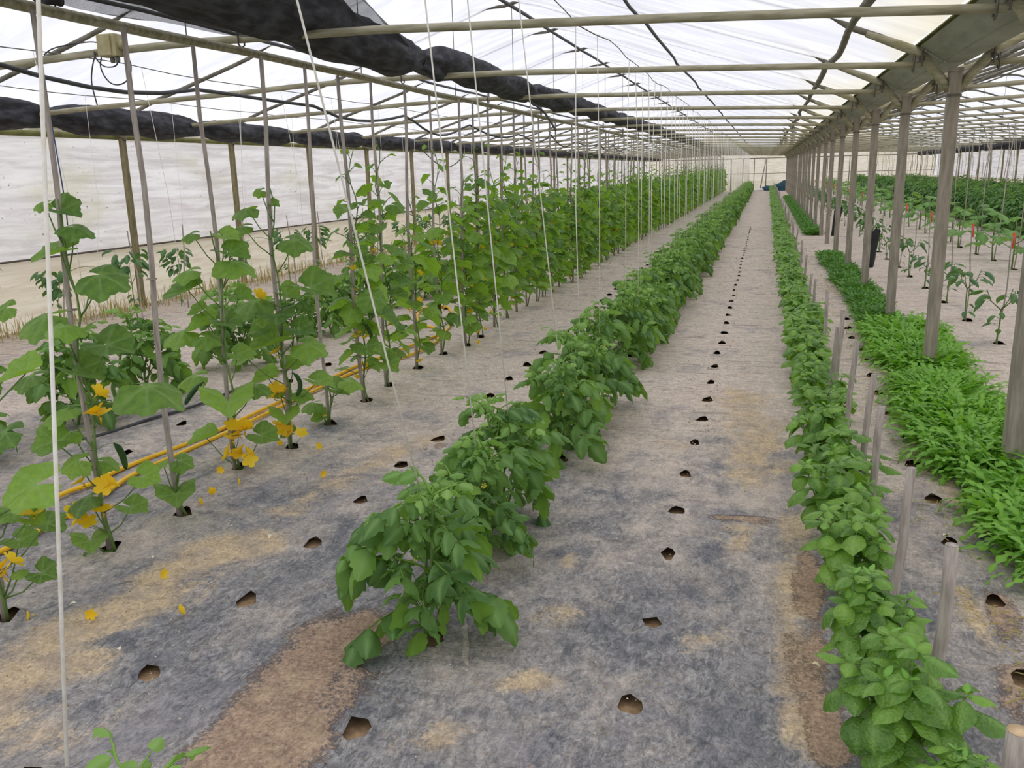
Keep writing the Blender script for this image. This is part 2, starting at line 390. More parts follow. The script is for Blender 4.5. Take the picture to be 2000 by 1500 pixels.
def build_mat():
    xs = np.concatenate([np.arange(-7.5, -3.6, .3), np.arange(-3.6, 1.8, .085), np.arange(1.8, 9.95, .4), [9.94]])
    ys = np.concatenate([np.arange(-2.2, 1.2, .4), np.arange(1.2, 8, .09), np.arange(8, 20, .25), np.arange(20, 60, 1.0), [59.95]])
    gx, gy = np.meshgrid(xs, ys)
    G = np.stack([gx.ravel(), gy.ravel()], 1)
    G[:, 0] += rng.uniform(-.012, .012, len(G)); G[:, 1] += rng.uniform(-.012, .012, len(G))
    H = np.array(holes)
    keep = np.ones(len(G), bool)
    for hx, hy, hr in holes: keep &= (np.hypot(G[:, 0] - hx, G[:, 1] - hy) > hr + 0.014)
    G = G[keep]
    pts = [Vector(p) for p in G]; lip = [0.0] * len(pts); edges = []; loops = []
    for hx, hy, hr in holes:
        nn = 11 if hy < 9 else 7
        b = len(pts); ph = random.uniform(0, 6)
        for j in range(nn):
            a = 2 * PI * j / nn
            rr = hr * (1 + random.uniform(-.17, .17)); 
            pts.append(Vector((hx + rr * math.cos(a) * 1.05, hy + rr * math.sin(a) * 0.95)))
            lip.append(0.004 + 0.020 * max(0, math.sin(a + 0.3 * math.sin(ph))) ** 1.5)
        for j in range(nn): edges.append((b + j, b + (j + 1) % nn))
    v, e, f, ov, oe, of = delaunay_2d_cdt(pts, edges, [], 0, 1e-6)
    L = [0.0] * len(v)
    for i, o in enumerate(ov):
        if o: L[i] = lip[o[0]]
    A = np.array([(p[0], p[1]) for p in v])
    FF = np.array([t for t in f if len(t) == 3])
    C = A[FF].mean(1); ok = np.ones(len(FF), bool)
    for hx, hy, hr in holes: ok &= (np.hypot(C[:, 0] - hx, C[:, 1] - hy) > hr * 0.78)
    FF = FF[ok]
    # consistent winding
    a, b, c = A[FF[:, 0]], A[FF[:, 1]], A[FF[:, 2]]
    cr = (b[:, 0] - a[:, 0]) * (c[:, 1] - a[:, 1]) - (b[:, 1] - a[:, 1]) * (c[:, 0] - a[:, 0])
    FF[cr < 0] = FF[cr < 0][:, ::-1]
    z = np.array([0.012 * mnoise.noise(Vector((x * 1.3, y * 1.1, 0))) + 0.006 * mnoise.noise(Vector((x * 3.1, y * 7.5, 4.0))) for x, y in A])
    z = np.clip(z, -0.010, 0.018) + np.array(L)
    # dust, sand and washed-in soil
    def seg_mask(poly, w):
        d = np.full(len(A), 9e9)
        for p, q in zip(poly[:-1], poly[1:]):
            p = np.array(p[:2]); q = np.array(q[:2]); ab = q - p
            t = np.clip(((A - p) @ ab) / (ab @ ab), 0, 1)
            d = np.minimum(d, np.linalg.norm(A - (p + t[:, None] * ab), axis=1))
        return np.clip(1.12 - d / (w * 1.35), 0, 1)
    W = lambda L_: [at_z(*p) for p in L_]
    sand = np.zeros(len(A))
    for pl, w, s in [
        ([(-60, 1400), (60, 1290), (130, 1240), (250, 1190), (330, 1130), (400, 1080), (480, 1060)], .20, 1.0),
        ([(90, 1330), (200, 1270)], .14, .8),
        ([(560, 1000), (640, 950), (760, 890), (840, 855)], .16, .75),
        ([(1000, 1340), (1060, 1320)], .07, 1.0), ([(1090, 1200), (1180, 1190)], .12, .7), ([(1100, 1100), (1120, 1080)], .09, .8),
        ([(830, 1450), (880, 1430)], .10, .8), ([(1440, 770), (1480, 850), (1470, 930)], .26, .8), ([(1240, 850), (1330, 870)], .18, .5),
        ([(1430, 1080), (1440, 1030)], .07, .9), ([(1555, 1000), (1570, 1200), (1560, 1350), (1590, 1450)], .11, .9),
        ([(1420, 1240), (1330, 1250)], .12, .5), ([(1380, 1460), (1440, 1480)], .12, .6),
        ([(1880, 1150), (1920, 1230), (1960, 1290)], .07, .9), ([(1740, 720), (1790, 860), (1850, 960), (1960, 1060)], .13, .75),
        ([(1700, 640), (1740, 720)], .18, .5), ([(650, 870), (760, 850)], .2, .4), ([(150, 770), (300, 730)], .4, .8),
        ([(60, 1440), (200, 1420)], .16, .5)]:
        sand = np.maximum(sand, s * seg_mask(W(pl), w))
    soil = np.zeros(len(A))
    for pl, w, s in [([(430, 1540), (500, 1440), (570, 1340), (640, 1260), (680, 1240)], .17, 1.0), ([(560, 1490), (700, 1330)], .10, .8),
                     ([(1400, 1010), (1500, 1015)], .06, .8), ([(1575, 1080), (1580, 1330), (1620, 1480)], .05, .9),
                     ([(820, 880), (860, 870)], .05, .8), ([(1940, 1150), (1990, 1400)], .05, .7), ([(1860, 930), (1920, 985)], .06, .7)]:
        soil = np.maximum(soil, s * seg_mask(W(pl), w))
    dust = np.clip((A[:, 1] - 2.6) / 5.0, 0, 1) * 0.9 + 0.06
    dust = np.where(A[:, 0] < -2.3, dust * 0.9, dust)
    dust = np.clip(dust + 0.35 * np.clip((A[:, 1] - 9) / 8, 0, 1), 0, 1.2)
    V3 = np.column_stack([A, z])
    return mesh('ground_cover', V3, FF.tolist(), M['mat'], True, {'dust': dust, 'sand': sand, 'soil': soil})
o = link('floor', build_mat(), kind='structure')
o['label'] = 'dusty grey woven ground cover punched with planting holes'
# raised overlap where two strips of the cover meet
V = []; sp_ = [at_z(u_, v_) for u_, v_ in [(936, 985), (926, 1040), (916, 1090), (908, 1150), (905, 1200), (909, 1260), (911, 1310)]]
SPN = []
for a_, c_ in zip(sp_[:-1], sp_[1:]): SPN += [a_ + (c_ - a_) * q / 5 for q in range(5)]
for i, q in enumerate(SPN):
    w_ = .010 + .006 * mnoise.noise(Vector((i * .8, 0, 1)))
    tp_ = math.sin(PI * i / (len(SPN) - 1)) ** .5
    for dx, dz in ((-.02, -.004), (-.004, .003), (w_ * .6, .006 + .003 * mnoise.noise(Vector((i * .6, 5, 1)))), (w_ + .004, .004)): V.append((q[0] + dx * (.4 + .6 * tp_) + .01 * mnoise.noise(Vector((i * .5, 2, 2))), q[1], q[2] + dz * tp_))
F = [(i * 4 + j, i * 4 + j + 1, i * 4 + j + 5, i * 4 + j + 4) for i in range(len(SPN) - 1) for j in range(3)]
link('trim_6', mesh('cover_edge', V, F, M['mat'], True, {'dust': [0.25] * len(V)}), kind='structure')['label'] = 'raised overlapping edge of two ground cover strips'

# ------------------------------------------------------------------ film shell
def roof_sheet(name, x_edges, mirror):
    ys = [Y0]; 
    while ys[-1] < Y1 - 0.2: ys.append(ys[-1] + BAY / 8)
    V, edge = [], []
    for y in ys:
        ph = ((y - POST_Y[0]) / BAY) % 1.0
        belly = 0.05 * math.sin(PI * ph)
        for x in x_edges:
            zz = roof_z(x) + 0.03
            d = abs((2 * XP - x if x > XP else x) - RIDGE_X)
            zz -= belly * min(1, (4.4 - d) / 0.5) * (0.6 + 0.8 * mnoise.noise(Vector((x * .9, y * .7, 2))))
            V.append((x, y, zz)); edge.append(min(1, max(0, (d - 3.35) / 0.85)) * (1.0 if x > RIDGE_X else 0.3))
    n = len(x_edges)
    F = [(i * n + j, i * n + j + 1, (i + 1) * n + j + 1, (i + 1) * n + j) for i in range(len(ys) - 1) for j in range(n - 1)]
    return link(name, mesh(name, V, F, M['film'], True, {'edge': edge}), kind='structure')
xc = [-7.55, -7.3, -6.87, -6.37, -5.8, -5.17, -4.5, -3.9, -3.52, -3.17, -2.82, -2.4, -1.8, -1.17, -.6, 0.03, .53, .78, .925]
roof_sheet('ceiling', xc, False)['label'] = 'white translucent film roof over the middle bay'
roof_sheet('ceiling', [2 * XP - x for x in xc], True)['label'] = 'white translucent film roof over the right-hand bay'

def side_film(name, x, mat, z0, z1, band):
    V, E, F = [], [], []
    ys = np.arange(Y0, Y1 + .01, BAY / 4); zs = np.linspace(z0, z1, 10)
    for y in ys:
        for z in zs:
            V.append((x + 0.02 * mnoise.noise(Vector((y * 0.8, z * 2, x))), y, z)); E.append(1.0 if band and z > z1 - 0.05 else (0.0))
    n = len(zs)
    F = [(i * n + j, (i + 1) * n + j, (i + 1) * n + j + 1, i * n + j + 1) for i in range(len(ys) - 1) for j in range(n - 1)]
    return link(name, mesh(name, V, F, mat, True, {'edge': E}), kind='structure')
side_film('wall_left', XL, M['wallfilm'], 0.70, 2.12, True)['label'] = 'streaked whitish plastic film side wall'
side_film('baseboard_left', XL + 0.035, M['skirt'], -0.05, 0.74, False)['label'] = 'tan plastic skirt along the foot of the side wall'
side_film('wall_right', XR, M['wallfilm'], 0.70, 2.12, True)['label'] = 'greyish film side wall behind the bean rows'
side_film('baseboard_right', XR - 0.035, M['skirt'], -0.05, 0.74, False)['label'] = 'tan plastic skirt along the right wall'
# end wall with its two gables
V, F, E = [], [], []
xs = np.linspace(XL, XR, 60)
for x in xs:
    top = roof_z(min(max(x, XL), XR)) + .02
    for t in (0, .3, .55, .8, 1): V.append((x, Y1 + 0.02 * mnoise.noise(Vector((x, t * 3, 7))), -0.05 + t * (top + 0.05))); E.append(0.0)
F = [(i * 5 + j, (i + 1) * 5 + j, (i + 1) * 5 + j + 1, i * 5 + j + 1) for i in range(59) for j in range(4)]
link('wall_far', mesh('wall_far', V, F, M['endfilm'], True, {'edge': E}), kind='structure')['label'] = 'cream film end wall with both gables'
b = MB(); b.tube([(-7.5, 59.9, 2.02), (9.9, 59.9, 2.02)], .03, 6); me = b.mesh('end_rail', M['hoop'])
link('trim_1', me, kind='structure')['label'] = 'pipe along the top of the end wall'
b = MB(); b.tube([(-7.5, 59.9, 1.08), (9.9, 59.9, 1.05)], .018, 6); link('trim_2', b.mesh('end_rail', M['hoop']), kind='structure')['label'] = 'thin rail across the end wall'
b = MB(); b.tube([(-7.47, Y0, 2.03), (-7.47, Y1, 2.03)], .035, 6); link('trim_3', b.mesh('eaves_pipe', M['gutterlip']), kind='structure')['label'] = 'mossy eaves rail above the left side wall'
b = MB(); b.tube([(-7.49, Y0, .73), (-7.49, Y1, .73)], .012, 5); link('trim_4', b.mesh('skirt_shadow_line', M['wire']), kind='structure')['label'] = 'thin dark line put in for the shadow along the left skirt top'  # dark strip stands in for the shadow line where skirt meets film
b = MB(); b.tube([(9.87, Y0, 2.03), (9.87, Y1, 2.03)], .035, 6); link('trim_5', b.mesh('eaves_pipe', M['gutterlip']), kind='structure')['label'] = 'eaves rail above the right side wall'

# ------------------------------------------------------------------ steel frame
# posts in the gutter row
def channel(w, d, t, h):
    """open C-section post, 0..h"""
    pts = [(-w, -d), (w, -d), (w, -d + t), (w * .45, -d + t), (w * .45, d - t), (w, d - t), (w, d), (-w, d)]
    bev = pts
    n = len(bev); V = [(x, y, 0) for x, y in bev] + [(x, y, h) for x, y in bev]
    F = [(i, (i + 1) % n, n + (i + 1) % n, n + i) for i in range(n)] + [tuple(range(n - 1, -1, -1)), tuple(range(n, 2 * n))]
    return V, F
b = MB(); V, F = channel(.038, .042, .012, 2.16); b.add(np.array(V) + [0, 0, -.05], F); post_me = b.mesh('shaft', M['post'], False)
b = MB(); b.box((-.045, -.05, 2.09), (.045, .05, 2.115)); cap_me = b.mesh('cap_plate', M['post'], False)
b = MB(); b.box((-.045, -.048, 1.93), (.045, .048, 1.945)); band_me = b.mesh('strap', M['wire'], False)
def arm_me(s):
    b = MB(); b.tube([(s * .03, 0, 1.98), (s * .10, 0, 2.07), (s * .19, 0, 2.18), (s * .25, 0, 2.235), (s * .37, 0, 2.285), (s * .58, 0, 2.37)], [.032, .033, .033, .033, .031, .024], 9)
    return b.mesh('arm', M['mosspipe'])
def clamp_me(s):
    b = MB(); b.box((s * .22 - .018, -.04, 2.17), (s * .22 + .018, .04, 2.2)); b.tube([(s * .22, -.055, 2.13), (s * .22, -.055, 2.24)], .008, 5); return b.mesh('clamp', M['wire'], False)
arms = [arm_me(-1), arm_me(1)]; clamps = [clamp_me(-1), clamp_me(1)]
for i, y in enumerate(POST_Y):
    if i == 0 or y > 58.5: continue
    lab = 'grey steel post carrying the gutter, ' + ordn(i) + ' from the camera'; grp = 'posts under the gutter'
    t = root('gutter_post', (XP + random.uniform(-.012, .012), y, 0), lab, 'post', grp)
    link('shaft', post_me, t); link('cap_plate', cap_me, t); link('strap', band_me, t)
    for q in range(2):
        a_ = link('arm', arms[q], t); link('clamp', clamps[q], a_)

# the gutter itself
gt = root('rain_gutter', (XP, 0, 0), 'long galvanised gutter with mossy lip running above the post row', 'gutter')
prof = [(-.26, 2.27), (-.245, 2.285), (-.225, 2.275), (-.235, 2.262), (-.09, 2.165), (-.07, 2.16), (-.065, 2.15), (.065, 2.15), (.07, 2.16), (.09, 2.165), (.235, 2.262), (.225, 2.275), (.245, 2.285), (.26, 2.27)]
def gutter_piece(sel, mat, nm, ya, yb, th=.006):
    pr = [prof[j] for j in sel]
    V = [(x, ya, z) for x, z in pr] + [(x, yb, z) for x, z in pr] + [(x, ya, z + th) for x, z in pr] + [(x, yb, z + th) for x, z in pr]
    n = len(pr); F = []
    for j in range(n - 1):
        F += [(j, n + j, n + j + 1, j + 1), (2 * n + j, 2 * n + j + 1, 3 * n + j + 1, 3 * n + j), (j, j + 1, 2 * n + j + 1, 2 * n + j), (n + j, 3 * n + j, 3 * n + j + 1, n + j + 1)]
    F += [(0, 2 * n, 3 * n, n), (n - 1, 2 * n - 1, 4 * n - 1, 3 * n - 1)]
    return mesh(nm, V, F, mat, False)
gp = gutter_piece(range(3, 11), M['gutter'], 'gutter_panel', 0.006, BAY - .006)
gl = [gutter_piece(range(0, 4), M['gutterlip'], 'gutter_lip', 0, BAY), gutter_piece(range(10, 14), M['gutterlip'], 'gutter_lip', 0, BAY)]
for i, y in enumerate(POST_Y[:-1]):
    q = link('gutter_panel', gp, gt, Matrix.Translation((0, y, 0)))
    for L_ in gl: link('gutter_lip', L_, q)

# hoops, ridge hangers and tie bars
def hoop_z(x):
    return roof_z(x) + .085 * float(np.interp(x, [-5.6, -5.1, -4.0, -3.6, -3.35, -3.17, -3.0, .3, .5], [0, 1, 1, 1, 0, 0, 1, 1, 0]))
def hoop_mesh(nm):
    b = MB(); xs_ = np.linspace(RIDGE_X - 4.3, RIDGE_X + 3.9, 40)
    b.tube([(x, 0, hoop_z(x)) for x in xs_], .022, 7); return b.mesh(nm, M['hoop'])
def hoop_mesh_r():
    b = MB(); xs_ = np.linspace(2 * XP - RIDGE_X - 3.9, 2 * XP - RIDGE_X + 4.3, 27)
    b.tube([(x, 0, roof_z(x)) for x in xs_], .024, 7); return b.mesh('hoop', M['hoop'])
hm, hmr = hoop_mesh('hoop'), hoop_mesh_r()
b = MB(); b.tube([(RIDGE_X, 0, RIDGE_Z), (RIDGE_X, 0, 2.25)], .004, 4); hang = b.mesh('hanger_rod', M['wire'])
b = MB(); b.tube([(2 * XP - RIDGE_X, 0, RIDGE_Z), (2 * XP - RIDGE_X, 0, 2.25)], .004, 4); hangr = b.mesh('hanger_rod', M['wire'])
xs_ = [-7.45, -7, -6, -5.2, -4.3, -3.7, -3.1, -2.5, -2, -1.2, -.5, .3, .98]
b = MB(); b.tube([(x, 0, bar_z(x)) for x in xs_], .0215, 8); bar_me = b.mesh('tie_bar', M['mosspipe'])
b = MB(); b.tube([(2 * XP - x, 0, bar_z(x)) for x in xs_], .0215, 8); bar_mer = b.mesh('tie_bar', M['mosspipe'])
def u_bolt(x):
    b = MB(); z = bar_z(x); b.tube([(x, -.03, z + .06), (x, -.03, z - .03), (x, 0, z - .045), (x, .03, z - .03), (x, .03, z + .06)], .006, 4); return b.mesh('bar_clamp', M['wire'])
ub = [u_bolt(.93), u_bolt(-2.8)]; ubr = [u_bolt(2 * XP - .93), u_bolt(2 * XP + 2.8)]
for i, y in enumerate(POST_Y):
    near = True
    for side, hme, hgm, bm, us in (('middle bay', hm, hang, bar_me, ub), ('right-hand bay', hmr, hangr, bar_mer, ubr)):
        if near and (side == 'middle bay' or i > 1):
            lab = f'bent roof hoop pipe of the {side}, {ordn(i + 1)} from the camera'; lb = f'algae-stained tie bar across the {side}, {ordn(i + 1)} from the camera'; gh = gb = None
        else:
            lab = f'roof hoop pipe in the distant part of the {side}'; lb = f'tie bar in the distant stack of bars across the {side}'; gh = f'far roof hoops of the {side}'; gb = f'far tie bars of the {side}'
            if near and i <= 1: lab = f'roof hoop pipe of the {side} almost above the camera, {ordn(i + 1)} one'; lb = f'tie bar of the {side} almost above the camera, {ordn(i + 1)} one'; gh = gb = None
        t = root('roof_hoop', (0, y, 0), lab, 'roof hoop', gh); link('pipe', hme, t); link('hanger_rod', hgm, t)
        t = root('tie_bar', (0, y + (-.04 if side[0] == 'm' else .04), 0), lb, 'tie bar', gb); link('pipe', bm, t)
        for u_ in us: link('bar_clamp', u_, t)

# long members along the rows
def long_pipe(name, x, z, r, mat, label, cat, wob=0.0, ya=2.2, yb=59.8, step=None, sides=6):
    step = step or BAY / 3
    ys = np.arange(ya, yb, step)
    P = [(x + wob * mnoise.noise(Vector((y * 1.1, x, 1))), y, z + wob * 1.2 * mnoise.noise(Vector((y * .9, 3, x)))) for y in ys]
    R = [r * (1 + (0.35 * abs(mnoise.noise(Vector((y * 2.1, 9, x)))) if wob else 0)) for y in ys]
    b = MB(); b.tube(P, R, sides); return tag(link(name, b.mesh(name, mat)), label, cat)
long_pipe('stake_rail', -2.80, 2.185, .0225, M['mosspipe'], 'long pipe rail the cucumber stakes are tied to, under the tie bars', 'rail', 0.012)
long_pipe('roof_purlin', 0.50, 2.36, .024, M['hoop'], 'lumpy pipe purlin under the film close to the gutter', 'purlin', 0.045, step=.55)
long_pipe('roof_purlin', -1.22, 2.905, .016, M['cable'], 'dark cable-like purlin halfway up the roof film', 'purlin', 0.035, step=.5)
long_pipe('roof_purlin', -5.12, 2.905, .018, M['cable'], 'dark purlin on the far slope beyond the ridge', 'purlin', 0.02)
long_pipe('ridge_purlin', RIDGE_X, RIDGE_Z - .03, .02, M['cable'], 'dark ridge pipe at the top of the middle roof', 'purlin', 0.015)
long_pipe('roof_purlin', 2 * XP + 1.22, 2.905, .02, M['hoop'], 'purlin under the right-hand roof nearer the gutter', 'purlin', 0.015)
long_pipe('ridge_purlin', 2 * XP - RIDGE_X, RIDGE_Z - .03, .02, M['hoop'], 'ridge pipe of the right-hand roof', 'purlin', 0.015)
long_pipe('roof_purlin', 2 * XP - .5, 2.36, .02, M['hoop'], 'low purlin on the right-hand side of the gutter', 'purlin', 0.02)
long_pipe('support_wire', -1.0, 2.285, .0035, M['wire'], 'sagging wire that holds the tomato strings', 'wire', 0.03, step=.4, sides=4)
long_pipe('support_wire', -4.15, 2.26, .003, M['wire'], 'thin wire over the second tomato row', 'wire', 0.02, step=.5, sides=4)
long_pipe('support_wire', -5.35, 2.20, .003, M['wire'], 'thin wire near the left shade net', 'wire', 0.02, step=.5, sides=4)
long_pipe('support_wire', 5.0, 2.24, .004, M['wire'], 'wire above the bushy rows of the right-hand bay', 'wire', 0.02, step=.5, sides=4)

# side wall posts
b = MB(); b.box((-.03, -.03, -.05), (.03, .03, 2.04)); wp = b.mesh('shaft', M['wallpost'], False)
b = MB(); b.tube([(0.02, -.06, 2.03), (.05, 0, 1.99), (.02, .06, 2.03)], .012, 5); wpc = b.mesh('wire_tie', M['wire'])
for i in range(2, 25):
    y = 6.86 + BAY * (i - 2)
    if i <= 8: lab = f'mossy post of the left side wall, {ordn(i - 1)} from the camera'; g_ = None
    else: lab = 'mossy side wall post far down the left wall'; g_ = 'far left wall posts'
    t = root('wall_post', (XL + .12, y, 0), lab, 'post', g_); link('shaft', wp, t); link('wire_tie', wpc, t)
    if y > 25:
        t = root('wall_post', (XR - .12, y, 0), 'pale post of the side wall beyond the bushy rows', 'post', 'right wall posts'); link('shaft', wp, t); link('wire_tie', wpc, t)
b = MB(); b.tube([(0, 0, -.05), (0, 0, 2.0)], .028, 6); ep = b.mesh('end_wall_bar', M['hoop'])
for i, x in enumerate([-2.9, -2.2, -1.45, -.75, 0.0, 2.4, 3.7, 5.0, 6.5, 8.0]):
    tag(link('end_wall_bar', ep, None, Matrix.Translation((x, 59.85, 0))), 'upright bar in front of the cream end wall', 'post', 'end wall bars')
b = MB(); b.tube([(-.35, 59.4, 0), (-.02, 59.7, 2.05)], .04, 6); tag(link('leaning_pole', b.mesh('leaning_pole', M['stake'])), 'pole leaning against the middle of the cream end wall', 'pole')

# ------------------------------------------------------------------ shade nets
def net_roll(name, ctr, pinches, label, axis_r, mat, lob=5, seed=0, flap=None):
    """ctr(y) -> (x, z, r); twisted bundle, tied where pinched"""
    ys = np.concatenate([np.arange(ctr.y0, min(16, ctr.y1), .10), np.arange(16, ctr.y1, .3)]) if ctr.y1 > 16 else np.arange(ctr.y0, ctr.y1, .1)
    n = 30; V = []
    for y in ys:
        x, z, r = ctr(y)
        dmin = min(abs(y - p) for p in pinches)
        k_ = 0.42 + 0.58 * min(1, (dmin / 0.40)) ** 0.6
        for j in range(n):
            a = 2 * PI * j / n
            fold = 1 + 0.13 * math.sin(lob * a + y * 5.0 + seed) * (1.25 - k_) * 1.8 + 0.24 * mnoise.noise(Vector((math.cos(a) * 1.4 + y * .5, math.sin(a) * 1.4, y * 1.9 + seed))) + 0.10 * mnoise.noise(Vector((math.cos(a + y * 1.3) * 4.5, math.sin(a + y * 1.3) * 4.5, y * .8 + seed)))
            rr = r * k_ * fold
            V.append((x + rr * math.cos(a) * 1.12, y, z + rr * math.sin(a) * .88))
    m = len(ys)
    F = [(i * n + j, i * n + (j + 1) % n, (i + 1) * n + (j + 1) % n, (i + 1) * n + j) for i in range(m - 1) for j in range(n)]
    F += [tuple(range(n)), tuple(range((m - 1) * n, m * n))]
    t = root(name, (0, 0, 0), label, 'shade net')
    link('net_bundle', mesh(name, V, F, mat, True), t)
    for p in pinches:
        if p < ctr.y0 + .05 or p > ctr.y1: continue
        x, z, r = ctr(p); b = MB()
        b.tube([(x + r * .56 * math.cos(a), p + .01 * math.sin(3 * a), z + r * .48 * math.sin(a)) for a in np.linspace(0, 2 * PI, 13)], .008, 5, False)
        link('tie_cord', b.mesh('tie_cord', M['cable']), t)
    return t
class Ctr:
    def __init__(s, pts, y0, y1): s.p = np.array(pts); s.y0 = y0; s.y1 = y1
    def __call__(s, y): return tuple(float(np.interp(y, s.p[:, 0], s.p[:, j])) for j in (1, 2, 3))
c1 = Ctr([(2.4, -2.5, 2.40, .20), (3.3, -2.5, 2.37, .19), (4.0, -2.5, 2.36, .17), (4.63, -2.5, 2.37, .165), (5.2, -2.5, 2.33, .17), (5.9, -2.5, 2.31, .15), (6.4, -2.5, 2.32, .13), (7.2, -2.5, 2.37, .13), (8.3, -2.5, 2.33, .13), (9.6, -2.5, 2.34, .13), (12.9, -2.5, 2.36, .13), (20, -2.5, 2.38, .125), (58, -2.52, 2.40, .12)], 2.4, 58)
pin1 = [2.0, 6.32, 9.6, 12.95] + [12.95 + 1.15 * k_ for k_ in range(1, 40)]
t = net_roll('shade_net', c1, pin1, 'long black shade net rolled up and tied on the tie bars above the cucumber row', .13, M['net'])
# loose single layer hanging off the near end
V, F = [], []
ys = np.arange(2.4, 6.2, .12); us = np.linspace(0, 1, 9)
for i, y in enumerate(ys):
    x, z, r = c1(y); fade = min(1, max(.1, (6.25 - y) / 2.2))
    for u in us:
        a = 0.15 + u * 1.5
        V.append((x + r * .9 + .34 * fade * math.sin(a * .95) - .05 + .03 * mnoise.noise(Vector((y * 2, u * 3, 0))), y, z + .02 + .19 * fade * (math.cos(a - .85) - .35) + .03 * mnoise.noise(Vector((y * 1.5, u * 2, 5)))))
n = len(us); F = [(i * n + j, i * n + j + 1, (i + 1) * n + j + 1, (i + 1) * n + j) for i in range(len(ys) - 1) for j in range(n - 1)]
link('loose_net', mesh('loose_net', V, F, M['netthin']), t, label='see-through single layer of the net')
V = []
for i, y in enumerate(ys):
    x, z, r = c1(y); fade = min(1, max(.05, (5.6 - y) / 2.0))
    for u in us: V.append((x - .6 * r - u * .16 * fade, y, z - r * .55 - .05 * u * fade + .03 * mnoise.noise(Vector((y * 2, u * 3, 8)))))
link('loose_net', mesh('loose_net', V, F, M['netthin']), t, label='see-through lower edge of the net')
c2 = Ctr([(4.5, -6.5, 2.12, .16), (8, -6.5, 2.11, .155), (11, -6.5, 2.08, .13), (58, -6.5, 2.1, .12)], 4.5, 58)
net_roll('shade_net', c2, [7.05 + BAY * k_ for k_ in range(-1, 23)], 'long black shade net rolled up along the left side wall', .15, M['net'], 4, 3.0)
c3 = Ctr([(15, 8.7, 2.10, .24), (34, 8.7, 2.08, .24), (40, 8.7, 2.09, .20), (58, 8.7, 2.06, .17)], 15, 58)
net_roll('shade_net', c3, [16 + 2.9 * k_ for k_ in range(15)], 'black shade net bundle hanging high along the right-hand wall', .18, M['net'], 4, 5.0)

# ------------------------------------------------------------------ overhead fittings
P = [at_x(u, v, -3.75) for u, v in [(-60, 110), (0, 126), (84, 150), (175, 170), (245, 180), (315, 182), (385, 175), (437, 182), (530, 196), (612, 207), (660, 228)]]
y = P[-1][1]; zs0 = P[-1][2]
for q in range(1, 60):
    yy = y + q * .3; P.append(np.array([-3.75 + .05 * math.sin(yy), yy, 2.12 - .13 * abs(math.sin(PI * (yy - 6.8) / BAY)) + .03 * math.sin(yy * 1.7)]))
b = MB(); b.tube(P, .013, 7); tag(link('irrigation_pipe', b.mesh('irrigation_pipe', M['cable'])), 'black irrigation pipe sagging beneath the tie bars on the left', 'pipe')
# junction box on the second tie bar
jc = at_y(219, 90, 4.46)
t = root('junction_box', tuple(jc), 'cream junction box clamped to a tie bar at upper left', 'electrical box')
def rbox(lo, hi, bev, mat, nm):
    import bmesh
    bm = bmesh.new(); b = MB(); b.box(lo, hi)
    vs = [bm.verts.new(v) for v in b.V]
    for f in b.F: bm.faces.new([vs[i] for i in f])
    bmesh.ops.bevel(bm, geom=bm.edges[:], offset=bev, segments=2, affect='EDGES', profile=.5)
    me = bpy.data.meshes.new(nm); bm.to_mesh(me); bm.free(); me.materials.append(mat); return me
link('box_body', rbox((-.062, -.045, -.06), (.055, .03, .062), .006, M['box'], 'box_body'), t)
link('lid', rbox((-.058, -.056, -.056), (.03, -.044, .058), .004, M['box'], 'lid'), t)
for x in (0.0, .035):
    b = MB(); b.tube([(x, -.01, -.055), (x, -.01, -.075), (x, -.01, -.092)], [.012, .014, .011], 8); link('cable_gland', b.mesh('cable_gland', M['grey']), t)
b = MB(); b.tube([(.05, 0, .0), (.085, 0, .005)], [.028, .022], 10); link('pipe_clamp', b.mesh('pipe_clamp', M['box']), t)
def cable(pts, r, label, mat='cable', y=4.46, cat='cable', nm='cable'):
    C = [at_y(u, v, y) for u, v in pts]
    b = MB(); b.tube(smooth_path(C, 3), r, 6); return tag(link(nm, b.mesh(nm, M[mat])), label, cat)
def smooth_path(C, k_):
    C = np.asarray(C, float)
    for _ in range(k_ - 1):
        if len(C) > 300: break
        Q = [C[0]]
        for a, c in zip(C[:-1], C[1:]): Q += [a * .75 + c * .25, a * .25 + c * .75]
        Q.append(C[-1]); C = np.array(Q)
    return C
cable([(86, 107), (100, 95), (130, 88), (175, 81), (195, 84)], .004, 'thin grey cable arching from the tie bar into the cream box')
cable([(231, 115), (229, 128), (215, 132), (200, 129), (185, 112), (184, 100)], .004, 'short grey cable looped under the cream junction box')
cable([(240, 108), (256, 118), (256, 150), (240, 165), (220, 166), (205, 152), (195, 130), (198, 112)], .004, 'long grey cable loop hanging below the cream junction box')
cable([(187, 103), (180, 130), (178, 160), (184, 185), (190, 205)], .004, 'grey cable dropping from the cream box toward the next tie bar')
P = [at_y(u, v, 4.475) for u, v in [(80, 104), (82, 128), (90, 190), (104, 260), (118, 340), (128, 400), (132, 440)]]
b = MB(); b.tube(P, .004, 5); tag(link('blue_cord', b.mesh('blue_cord', M['bluerope'])), 'blue cord hanging beside the nearest tall cucumber stake', 'cord')
fc = at_y(95, 3, 3.3)
t = root('pipe_fitting', tuple(fc), 'dark pipe fitting hanging at the top left of the roof space', 'pipe fitting')
b = MB(); b.tube([(-.07, 0, .02), (-.03, 0, .02), (-.03, 0, .012), (.03, 0, .006), (.03, 0, .0), (.062, 0, -.004)], [.018, .018, .024, .024, .016, .022], 9); link('coupling', b.mesh('coupling', M['blackplastic']), t)
b = MB(); b.tube([(-.02, 0, 0), (-.018, 0, -.03)], [.012, .009], 7); link('outlet_nozzle', b.mesh('outlet_nozzle', M['blackplastic']), t)
